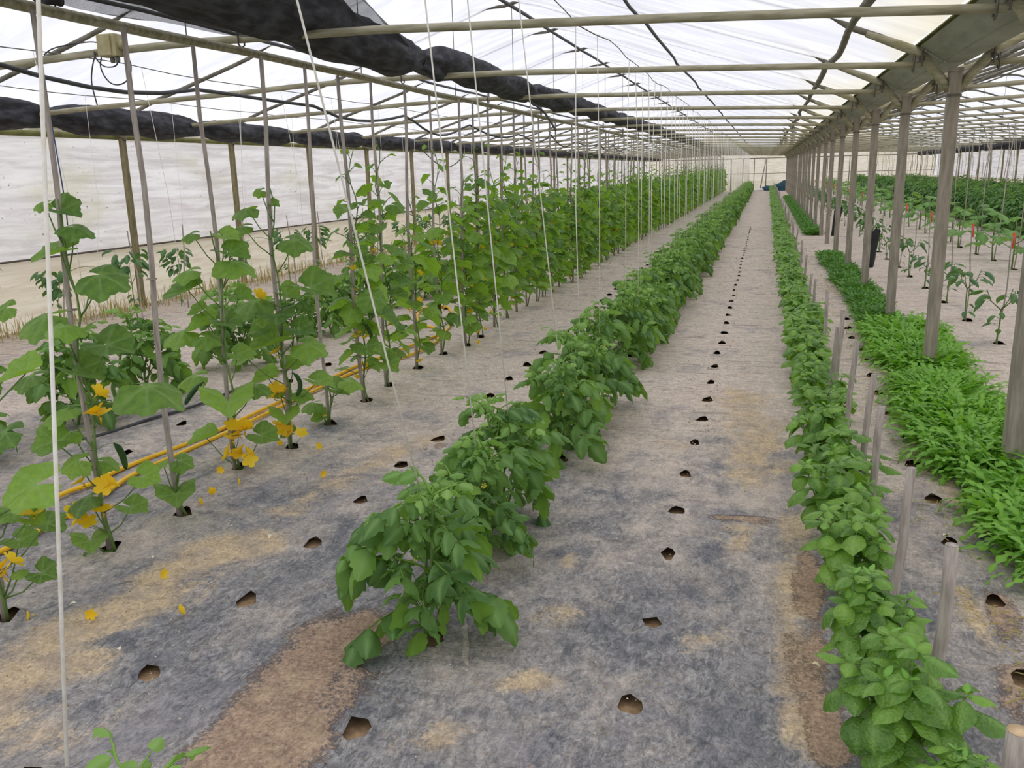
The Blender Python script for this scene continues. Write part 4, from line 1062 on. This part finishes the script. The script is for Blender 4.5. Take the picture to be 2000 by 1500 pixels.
# ------------------------------------------------------------------ tomato row on strings
TP = [tomato(100 + i, .57, 1.0, 13) for i in range(4)]
TSTEM = [p.st.mesh('stem', M['stem']) for p in TP]
def tomato_parts(v, t):
    p = TP[v]; link('stem', TSTEM[v], t)
    for key, Rm, q, sc in p.L: link('leaf', TM[key], t, mat44(Rm, q, sc))
    for key, Rm, q, sc in p.fl: link('flower', TM[key], t, mat44(Rm, q, sc))
tom_x = lambda i, y: -1.0 + (-.02 if i == 1 else random.uniform(-.03, .03))
TVM = [tomato(120 + q, .58, 1.0, 15).merged({'tom': 'tom', 'tomy': 'tomyoung'}) for q in range(4)]
TOM_POS = []
for i, y in enumerate(TOM_Y):
    x = tom_x(i, y); TOM_POS.append((x, y))
    sc = {0: .88, 1: .97, 2: .88, 3: .98}.get(i, random.uniform(.95, 1.12))
    if i == 0: lab = 'tomato plant almost under the camera, only its top shoot showing'
    elif i == 1: lab = 'first whole tomato plant, standing alone at the near end of the string-tied row'
    elif i < 13: lab = f'leafy tomato plant, {ordn(i)} whole one from the camera in the string-tied row'
    else: lab = 'tomato plant in the unbroken far hedge of the string-tied row'
    t = root('tomato_plant', (x, y, 0), lab, 'tomato plant', None if i < 13 else 'far tomato plants of the string row', {1: 2.4, 2: .6, 3: 4.0}.get(i, random.uniform(0, 6.28)), sc)
    if i < 13: tomato_parts(i % 4, t)
    else: put_merged(TVM[i % 4], t)

# strings
def string_obj(pts, r, label, group=None, mat='twine'):
    b = MB(); b.tube(pts, r, 5); return tag(link('plant_string', b.mesh('plant_string', M[mat])), label, 'string', group)
tops = {0: at_x(75, 0, -1.0), 1: at_x(580, 0, -1.0), 2: at_x(830, 0, -1.0), 3: at_x(913, 0, -1.0), 4: at_x(1013, 0, -1.0)}
for i, (x, y) in enumerate(TOM_POS):
    bz = .40 if i == 0 else .50
    B = np.array([x + .01, y, bz])
    if i == 0: B = at_x(131, 1495, -1.0)
    if i in tops:
        d = tops[i] - B; e = B + d * ((2.28 - B[2]) / d[2]); C = [B, B + (e - B) * .33, B + (e - B) * .66, e]
    else:
        ty = y + random.uniform(-.12, .12); C = [B, (x + random.uniform(-.01, .01), y + (ty - y) * .5, 1.3), (-1.0, ty, 2.28)]
    if i < 14: lab, grp = f'white string holding the {"nearest" if i == 0 else ordn(i + 1)} plant of the tomato row', None
    else: lab, grp = 'white string in the far curtain of strings over the tomato row', 'far tomato strings'
    string_obj(C, .0033 if i == 0 else .0028 + .0000 * i, lab, grp)
lst = [((378, 270), (478, 560)), ((605, 190), (612, 480)), ((330, 260), (365, 590)), ((690, 240), (706, 470)), ((1060, 0), (1068, 250)), ((62, 180), (160, 560))]
for q in range(14):
    y = 3.6 + .95 * q; string_obj([(-4.15, y + random.uniform(-.1, .1), .55), (-4.14, y, 1.4), (-4.15, y + random.uniform(-.2, .2), 2.26)], .0018, f'thin string over the second tomato row, {ordn(q + 1)} from the camera', None)
for q in range(10):
    y = 6.2 + 1.1 * q; string_obj([(-5.4, y + random.uniform(-.3, .3), .0), (-5.36, y, 1.3), (-5.35, y, 2.2)], .0015, f'very thin string beside the left shade net, {ordn(q + 1)} from the camera', None)

# ------------------------------------------------------------------ second tomato row and pepper row on the left
y = 3.55; i = 0
while y < 56:
    x = -4.15 + random.uniform(-.12, .12)
    lab = f'bushy tomato plant behind the cucumbers, {ordn(i + 1)} from the camera' if i < 8 else 'bushy plant of the row hidden behind the far cucumbers'
    t = root('tomato_plant', (x, y, 0), lab, 'tomato plant', None if i < 8 else 'far plants of the second tomato row', random.uniform(0, 6), random.uniform(.9, 1.15))
    if i < 7: tomato_parts((i + 2) % 4, t)
    else: put_merged(TVM[i % 4], t)
    y += random.uniform(.7, .95) if i < 8 else .8; i += 1
PV = [pepper(200 + q, .62, 27, .15).merged({'pep': 'pepper'}) for q in range(3)]
thin = [stake_mesh(1.0, .008, 20 + q, 'stick') for q in range(3)]
y = 5.9; i = 0
while y < 40:
    x = -6.75 + random.uniform(-.15, .15)
    lab = f'dark leafy pepper bush at the foot of the left film wall, {ordn(i + 1)} from the camera' if i < 9 else 'dark pepper bush far along the left film wall'
    t = root('pepper_plant', (x, y, 0), lab, 'pepper plant', None if i < 9 else 'far peppers by the left wall', random.uniform(0, 6), random.uniform(.85, 1.15)); put_merged(PV[i % 3], t)
    if i < 14:
        lab = f'thin leaning stick in the pepper row by the left wall, {ordn(i + 1)} from the camera'
        t = root('thin_stick', (x + .18, y - .12, 0), lab, 'stick'); t.rotation_mode = 'XYZ'
        t.matrix_basis = t.matrix_basis @ Matrix.Rotation(random.uniform(-.1, .1), 4, 'Y'); link('shaft', thin[i % 3], t)
    y += random.uniform(.95, 1.35); i += 1
b = MB()
for q in range(2600):
    y = 5.2 + 26 * random.random() ** 1.3; x = XL + .12 + .35 * abs(random.gauss(0, .5)); a = random.uniform(0, 6.28); h = random.uniform(.06, .28); l = random.uniform(.02, .12)
    d = np.array([math.cos(a), math.sin(a), 0]); s = np.array([-d[1], d[0], 0]) * .004; P0 = np.array([x, y, -.02])
    b.add([P0 - s, P0 + s, P0 + d * l * .4 + s * .8 + [0, 0, h * .7], P0 + d * l * .4 - s * .8 + [0, 0, h * .7], P0 + d * l + [0, 0, h]], [(0, 1, 2, 3), (3, 2, 4)], random.random())
o = tag(link('dry_grass', b.mesh('dry_grass', M['drygrass']), kind='stuff'), 'dry yellowish grass and weeds along the foot of the left wall', 'grass')

# ------------------------------------------------------------------ basil row and its short stakes
BP = [basil(300 + i, .345 + .02 * (i % 2), 8) for i in range(4)]
BST = [p.st.mesh('stem', M['basilstem']) for p in BP]
def basil_parts(v, t):
    link('stem', BST[v], t)
    for key, Rm, q, sc in BP[v].L: link('leaf', TM[key], t, mat44(Rm, q, sc), label='pale young top leaf' if key[0] == 'basy' else None)
BV = [basil(320 + q, .35, 8, .155).merged({'bas': 'basil', 'basy': 'basilyoung'}) for q in range(4)]
for i, y in enumerate(BAS_Y):
    lab = f'bushy basil plant, {ordn(i + 1)} from the camera in its row' if i < 13 else 'basil plant in the narrow far stretch of the basil row'
    t = root('basil_plant', (.335 + random.uniform(-.02, .02) + .0012 * y, y, 0), lab, 'basil plant', None if i < 13 else 'far basil plants', random.uniform(0, 6), random.uniform(.94, 1.08))
    if i < 12: basil_parts(i % 4, t)
    else: put_merged(BV[i % 4], t)
fb = at_z(1885, 1474, .24)
t = root('basil_plant', (fb[0], fb[1], 0), 'basil plant at the very front edge, only its bright top leaves showing', 'basil plant', None, 1.0, .66); basil_parts(1, t)
BS = [((1992, 1428), .56, .024, (1960, 1600)), ((1862, 1065), .50, .0165, (1806, 1500)), ((1782, 915), .48, .0145, (1728, 1300)), ((1722, 795), .48, .0145, (1684, 1130)), ((1706, 732), .48, .0135, (1672, 1000)), ((1673, 667), .48, .0135, (1645, 900)),
      ((1647, 607), .48, .0135, (1624, 830)), ((1636, 640), .46, .012, (1616, 800)), ((1617, 570), .48, .013, (1604, 730)), ((1593, 545), .48, .012, (1583, 670)), ((1585, 535), .46, .012, (1575, 650)), ((1575, 498), .47, .012, (1568, 600)), ((1567, 470), .47, .012, (1561, 560))]
for i, ((u, v), x, r, (ub_, vb)) in enumerate(BS):
    top = at_x(u, v, x); d = at_y(ub_, vb, top[1]) - top; k_ = (top[2] + .06) / max(.05, -d[2]); bot = top + d * k_
    b = MB(); m = 6; P = [bot + (top - bot) * q / (m - 1) + np.array([.003 * math.sin(q * 2 + i), 0, 0]) for q in range(m)]
    P = np.array(P) - np.array([bot[0], bot[1], 0]); b.tube(P, np.linspace(r * 1.1, r, m), 9)
    lab = {0: 'thick cut-off stake with pale sawn top at the bottom right corner'}.get(i, f'short grey stake standing in the basil row, {ordn(i)} from the camera')
    t = root('basil_stake', (bot[0], bot[1], 0), lab, 'stake'); link('shaft', b.mesh('shaft', M['stake']), t)
    b = MB(); b.tube([P[-1] + [0, 0, .0005], P[-1] + [0, 0, .002]], r * .97, 9); link('cut_end', b.mesh('cut_end', M['cutwood' if i == 0 else 'stake']), t)
short = [stake_mesh(.56, .013, 40 + q, 'shaft') for q in range(3)]
y = 14.5; i = 0
while y < 56:
    t = root('basil_stake', (.49 + random.uniform(-.03, .03), y, 0), 'short stake in the overlapping far line of stakes along the basil', 'stake', 'far basil stakes', random.uniform(0, 6), random.uniform(.85, 1.1)); link('shaft', short[i % 3], t)
    y += random.uniform(.8, 1.3); i += 1

# ------------------------------------------------------------------ rocket and parsley along the posts
def clump(kind, n, rx, ry, seed, hs=1.0):
    rs = random.Random(seed); b = MB(); keys = [k_ for k_ in T if isinstance(k_, tuple) and k_[0] == kind]
    for q in range(n):
        x, y = rs.gauss(0, .42) * rx, rs.uniform(-1, 1) * ry
        if abs(x) > rx: continue
        V, F, ve = T[rs.choice(keys)]; a = rs.uniform(0, 6.28) if rs.random() < .5 else math.atan2(y * .3, x) + rs.gauss(0, .7)
        b.add((V * hs * rs.uniform(.7, 1.2)) @ rmat(a, rs.uniform(-.35, .45), rs.uniform(-.5, .5)).T + np.array([x, y, -.005]), F, rs.random(), ve)
    return b.mesh('foliage', M['rocket' if kind == 'roc' else 'parsley'])
def clump_thing(nm, x, y, me_, lab, cat, grp, key, near, rx, ry, seed):
    t = root(nm, (x, y, 0), lab, cat, grp); link('foliage', me_, t, kind='stuff')
    rs = random.Random(seed)
    for q in range(near):
        a = rs.uniform(0, 6.28); px, py = rx * .8 * math.cos(a), ry * .9 * math.sin(a)
        link('leaf', TM[(key, rs.randrange(3))], t, mat44(rmat(a + rs.uniform(-.5, .5), rs.uniform(-.4, .2), rs.uniform(-.4, .4)), (px * .8, py * .8, .0), rs.uniform(.9, 1.3)))
RC = [clump('roc', 2000, .27, .52, 1), clump('roc', 2000, .27, .52, 2), clump('roc', 1800, .26, .5, 3)]
spec = [(1.22, 3.75, 'bright rocket clump spilling in front of the nearest gutter post'), (1.13, 4.95, 'large bright green rocket clump behind the nearest gutter post'), (1.15, 5.85, 'bright rocket clump in front of the second gutter post'),
        (1.17, 7.2, 'rocket clump wrapped around the base of the second gutter post'), (1.20, 8.05, 'bright rocket clump between the second and third gutter posts')]
for i, (x, y, lab) in enumerate(spec): clump_thing('rocket_clump', x, y, RC[i % 3], lab, 'rocket plants', None, 'roc', 30, .27, .5, i)
PC = [clump('par', 1500, .17, .55, 11), clump('par', 1500, .17, .55, 12)]
for i in range(7):
    clump_thing('parsley_clump', 1.10 + random.uniform(-.03, .03), 9.15 + 1.0 * i, PC[i % 2], f'dark green parsley clump along the post row, {ordn(i + 1)} from the camera', 'parsley', None, 'par', 16 if i < 3 else 0, .17, .5, i + 20)
for i in range(24):
    clump_thing('parsley_clump', 1.05, 21 + 1.05 * i, PC[i % 2], 'low green herb clump by the far gutter posts', 'parsley', 'far herb clumps', 'par', 0, 1, 1, i)

# ------------------------------------------------------------------ right-hand bay: peppers, eggplants, bushy rows
PP = [pepper(400 + i, .36 + .04 * (i % 2), 13, .12) for i in range(3)]; PPS = [p.st.mesh('stem', M['stem']) for p in PP]
PPM = [pepper(410 + q, .42, 18, .125).merged({'pep': 'pepper'}) for q in range(3)]
rod = [stake_mesh(.90, .007, 60 + q, 'shaft') for q in range(2)]; rod_t = [stake_mesh(2.05, .0085, 62 + q, 'shaft') for q in range(2)]
b = MB(); b.tube([(0, 0, .80), (0, 0, .925)], .012, 7); tape = b.mesh('tape', M['redtape'])
def rod_thing(x, y, lab, grp, red, tall=False, i=0):
    t = root('plant_stick', (x, y, 0), lab, 'stick', grp); t.matrix_basis = t.matrix_basis @ Matrix.Rotation(random.uniform(-.03, .06), 4, 'Y')
    link('shaft', (rod_t if tall else rod)[i % 2], t)
    if red: link('tape', tape, t, label='orange-red tape at the stick tip')
for i, y in enumerate(PEP_Y):
    x = 1.92 + random.uniform(-.03, .03)
    lab = f'young pepper plant right of the gutter posts, {ordn(i + 1)} from the camera' if i < 9 else 'small pepper plant far along the row right of the posts'
    t = root('pepper_plant', (x, y, 0), lab, 'pepper plant', None if i < 9 else 'far peppers right of the posts', random.uniform(0, 6), random.uniform(1.15, 1.35))
    if i < 8:
        p = PP[i % 3]; link('stem', PPS[i % 3], t)
        for key, Rm, q, sc in p.L: link('leaf', TM[key], t, mat44(Rm, q, sc))
    else: put_merged(PPM[i % 3], t)
    tall = i in (1, 3, 4)
    rod_thing(x + .02, y + .03, f'thin stick beside the {ordn(i + 1)} pepper plant right of the posts' if i < 9 else 'thin stick in the far pepper row right of the posts', None if i < 9 else 'far pepper sticks', i in (0, 1, 3, 5) or i > 8, False, i)
EP = [eggplant(500 + i, .45) for i in range(3)]; EPS = [p.st.mesh('stem', M['stem']) for p in EP]; EPM = [eggplant(510 + q, .48).merged({'egg': 'eggplant'}) for q in range(3)]
for i, y in enumerate(EGG_Y):
    x = 3.4 + random.uniform(-.05, .05)
    lab = f'broad-leaved eggplant in the right-hand bay, {ordn(i + 1)} from the camera' if i < 9 else 'eggplant far back in the right-hand bay'
    t = root('eggplant_plant', (x, y, 0), lab, 'eggplant', None if i < 9 else 'far eggplants', random.uniform(0, 6), random.uniform(1.5, 1.8))
    if i < 7:
        p = EP[i % 3]; link('stem', EPS[i % 3], t)
        for key, Rm, q, sc in p.L: link('leaf', TM[key], t, mat44(Rm, q, sc))
    else: put_merged(EPM[i % 3], t)
    rod_thing(x + .04, y + .05, f'tall thin stick beside the {ordn(i + 1)} eggplant' if i < 9 else 'thin stick in the far eggplant row', None if i < 9 else 'far eggplant sticks', False, i < 6, i)
HV = [tomato(600 + q, .86, 1.15, 22).merged({'tom': 'hedge', 'tomy': 'tom'}) for q in range(4)]
for r_, (x0, ys_, nm) in enumerate([(5.05, 14.5, 'first'), (6.2, 18.0, 'second'), (7.5, 22, 'third')]):
    y = ys_; i = 0
    while y < 56:
        grp = f'bushy plants of the {nm} dense row beyond the eggplants'
        t = root('bean_plant', (x0 + random.uniform(-.08, .08), y, 0), f'dark bushy plant of the {nm} dense row beyond the eggplants', 'bean plant', grp, random.uniform(0, 6), random.uniform(.92, 1.12)); put_merged(HV[(i + r_) % 4], t)
        y += .52 if r_ == 0 else .62; i += 1
# slanting strings above the bushy rows
for q in range(96):
    x0 = (5.05, 6.2, 7.5)[q % 3]; y = (14, 18, 22)[q % 3] + 1.15 * (q // 3) + random.uniform(-.3, .3); y = y if y < 55 else random.uniform(24, 52); s = random.choice((-1, 1)) * random.uniform(.1, .5)
    string_obj([(x0, y, .62), (x0 + .04, y + s * .5, 1.5), (x0 + random.uniform(-.1, .1), y + s, 2.22)], random.choice((.005, .008, .010)), 'slanting grey cord strung above the dense bushy rows', 'slanting cords over the bushy rows', 'greytwine')

# ------------------------------------------------------------------ black bags on sticks between the posts
def bag(x, y, z0, z1, w, lab, seed):
    t = root('black_bag', (x, y, 0), lab, 'bag'); V = []; n = 14; zs = np.linspace(z0, z1, 9)
    for i, z in enumerate(zs):
        f = (z - z0) / (z1 - z0)
        for j in range(n):
            a = 2 * PI * j / n; r = w * (.86 + .14 * f) * (1 + .12 * mnoise.noise(Vector((math.cos(a) * 2, math.sin(a) * 2, z * 6 + seed))))
            zz = z + (.05 * mnoise.noise(Vector((a * 1.3, seed, 2))) + .03 * math.sin(3 * a) if i == len(zs) - 1 else 0)
            V.append((r * math.cos(a) + .05 * f, r * math.sin(a) * .8, zz))
    F = [(i * n + j, i * n + (j + 1) % n, (i + 1) * n + (j + 1) % n, (i + 1) * n + j) for i in range(8) for j in range(n)] + [tuple(range(n - 1, -1, -1))]
    link('bag_sleeve', mesh('bag_sleeve', V, F, M['blackplastic']), t)
    b = MB(); b.tube([(0, 0, -.05), (.02, 0, z0 + .3), (.04, 0, z1 - .02)], .012, 6); link('stick', b.mesh('stick', M['stake']), t)
bag(1.36, 12.5, .16, .64, .075, 'black plastic bag pulled over a stick between the third and fourth gutter posts', 1)
bag(1.36, 18.7, .12, .66, .075, 'black plastic bag on a stick farther along the gutter posts', 2)

# ------------------------------------------------------------------ yellow hose lying behind the cucumber stakes
H1 = [(-60, 1055), (16, 1010), (90, 980), (139, 957), (171, 949), (205, 930), (267, 903), (333, 879), (400, 853), (470, 820), (560, 778), (640, 742), (700, 712), (760, 692), (830, 664), (868, 650), (882, 632), (884, 608), (870, 597), (845, 598), (822, 604), (813, 618), (822, 634), (850, 640)]
H2 = [(850, 640), (862, 652), (845, 675), (790, 698), (700, 722), (640, 750), (560, 788), (470, 832), (405, 862), (330, 895), (250, 930), (190, 975), (133, 1006), (112, 1016), (40, 1058), (-30, 1092)]
P = smooth_path([at_z(u, v, .016) for u, v in H1], 3); b = MB(); b.tube(P, .0125, 8)
tag(link('garden_hose', b.mesh('garden_hose', M['hose'])), 'yellow garden hose running along the cucumber row and ending in a loop', 'hose')
P = smooth_path([at_z(u, v, .016) + np.array([0, 0, 0]) for u, v in H2], 3); b = MB(); b.tube(P, .0125, 8)
tag(link('garden_hose', b.mesh('garden_hose', M['hose'])), 'second strand of yellow hose lying nearer the cucumber stakes', 'hose')
b = MB(); V = at_z(150, 998, .016); b.tube([V + [0, -.045, 0], V + [0, -.01, 0], V + [0, .03, 0]], [.014, .019, .015], 9); tag(link('hose_joint', b.mesh('hose_joint', M['redtape'])), 'red hose coupling beside the second cucumber plant', 'hose joint')
P = smooth_path([at_z(u, v, .012) for u, v in [(160, 858), (215, 845), (300, 815), (380, 795), (520, 735), (640, 690)]], 3); b = MB(); b.tube(P, .010, 7)
tag(link('drip_pipe', b.mesh('drip_pipe', M['cable'])), 'dark drip pipe lying behind the cucumber plants', 'pipe')

# ------------------------------------------------------------------ far end clutter
def heap(nm, x, y, sx, sy, sz, mat, lab, cat, seed):
    V, F = [], []; n, m = 16, 7
    for i in range(m):
        ph = (PI / 2) * i / (m - 1)
        for j in range(n):
            a = 2 * PI * j / n; q = 1 + .3 * mnoise.noise(Vector((math.cos(a) * 1.5, math.sin(a) * 1.5, i * .6 + seed)))
            V.append((x + sx * math.cos(a) * math.cos(ph) * q, y + sy * math.sin(a) * math.cos(ph) * q, max(0, sz * math.sin(ph) * q)))
    F = [(i * n + j, i * n + (j + 1) % n, (i + 1) * n + (j + 1) % n, (i + 1) * n + j) for i in range(m - 1) for j in range(n)]
    tag(link(nm, mesh(nm, V, F, M[mat])), lab, cat)
heap('folded_sheet', 1.0, 58.3, .55, .4, .55, 'teal', 'dark blue-green plastic sheet heaped at the end of the basil row', 'sheet', 1)
heap('folded_sheet', .15, 58.8, .5, .4, .30, 'teal', 'flatter dark sheet lying left of the blue-green heap', 'sheet', 4)
heap('white_sack', -.45, 58.6, .42, .35, .17, 'whitebag', 'white sack lying across the end of the path', 'sack', 2)

b = MB()
for q in range(900):
    y = 2.4 + 10 * random.random() ** 1.3; x = .80 + .07 * random.gauss(0, 1) + .03 * math.sin(y * 3); a = random.uniform(0, 6.28); l = random.uniform(.01, .05)
    if mnoise.noise(Vector((x * 4, y * 2.2, 3))) < -.05: continue
    d = np.array([math.cos(a), math.sin(a), random.uniform(-.1, .25)]) * l; s_ = np.array([-math.sin(a), math.cos(a), 0]) * .0016; P0 = np.array([x, y, .014])
    b.add([P0 - s_, P0 + s_, P0 + d + s_, P0 + d - s_, P0 + d * .5 + [0, 0, .004]], [(0, 1, 4), (1, 2, 4), (2, 3, 4), (3, 0, 4)], random.random())
tag(link('straw_litter', b.mesh('straw_litter', M['drygrass']), kind='stuff'), 'dry straw and crumbs along the path right of the basil', 'straw')

b = MB(); b2 = MB()
for q in range(2600):
    y = 1.8 + 16 * random.random() ** 1.7; x = random.uniform(-3.6, 1.7); r_ = random.uniform(.0015, .005) * (.7 + y * .12)
    if random.random() < .45: x = random.choice((-.32, .80, -1.78, -2.2)) + random.gauss(0, .09)
    a = random.uniform(0, 6); Vc = [(x + r_ * math.cos(a + w_) * random.uniform(.7, 1.5), y + r_ * math.sin(a + w_), .010) for w_ in (0, 2.1, 4.2)] + [(x, y, .012 + r_ * .7)]
    (b if random.random() < .7 else b2).add(Vc, [(0, 1, 3), (1, 2, 3), (2, 0, 3)], random.random())
tag(link('soil_crumbs', b.mesh('soil_crumbs', M['soil'], False), kind='stuff'), 'dark soil crumbs scattered over the ground cover', 'soil')
tag(link('pale_crumbs', b2.mesh('pale_crumbs', M['palecrumb'], False), kind='stuff'), 'pale dry bits scattered over the ground cover', 'litter')

# ------------------------------------------------------------------ fallen blossoms on the ground cover
SP = [(625, 875), (630, 930), (390, 985), (415, 965), (470, 945), (432, 922), (318, 1127), (352, 1200), (935, 671), (60, 1208), (180, 1206), (1083, 655), (545, 870), (640, 815)]
for i, (u, v) in enumerate(SP):
    c = at_z(u, v, .010); t = link('fallen_flower', TM['flower'], None, mat44(R3('Z', i * 1.3) @ R3('X', 1.5), (c[0], c[1], .024), .75))
    near_w = ['on the pale mat between the rows', 'on the sandy streak', 'by the second stake hole', 'right of the small young plant', 'below the third vine', 'beside the third stake', 'on the near sand patch', 'left of the sand streak', 'in the middle of the far path', 'beside the hole of the first stake', 'on the mat near the first plant', 'far down the left path', 'near the fourth stake', 'near the fifth stake'][i]
    tag(t, f'fallen yellow cucumber blossom {near_w}', 'flower', 'fallen blossoms')
for i, (u, v) in enumerate([(297, 1092), (235, 1272), (150, 1180), (530, 1046), (1585, 1298), (1842, 1048)]):
    c = at_z(u, v, .012); b = MB(); Vp, Fp, vp = ovate(.03, .016, .5, 1.2, 0, 5, i); b.add(Vp @ R3('Z', i * 1.1).T + np.array([c[0], c[1], .016]), Fp)
    tag(link('fallen_petal', b.mesh('fallen_petal', M['palepetal'])), 'pale dried petal ' + ['behind the third hole of the left path', 'on the near sand patch', 'near the first plant on the grey mat', 'on the sandy streak of the left path', 'beside the basil stems', 'right of the basil stakes'][i], 'petal', 'pale fallen petals')
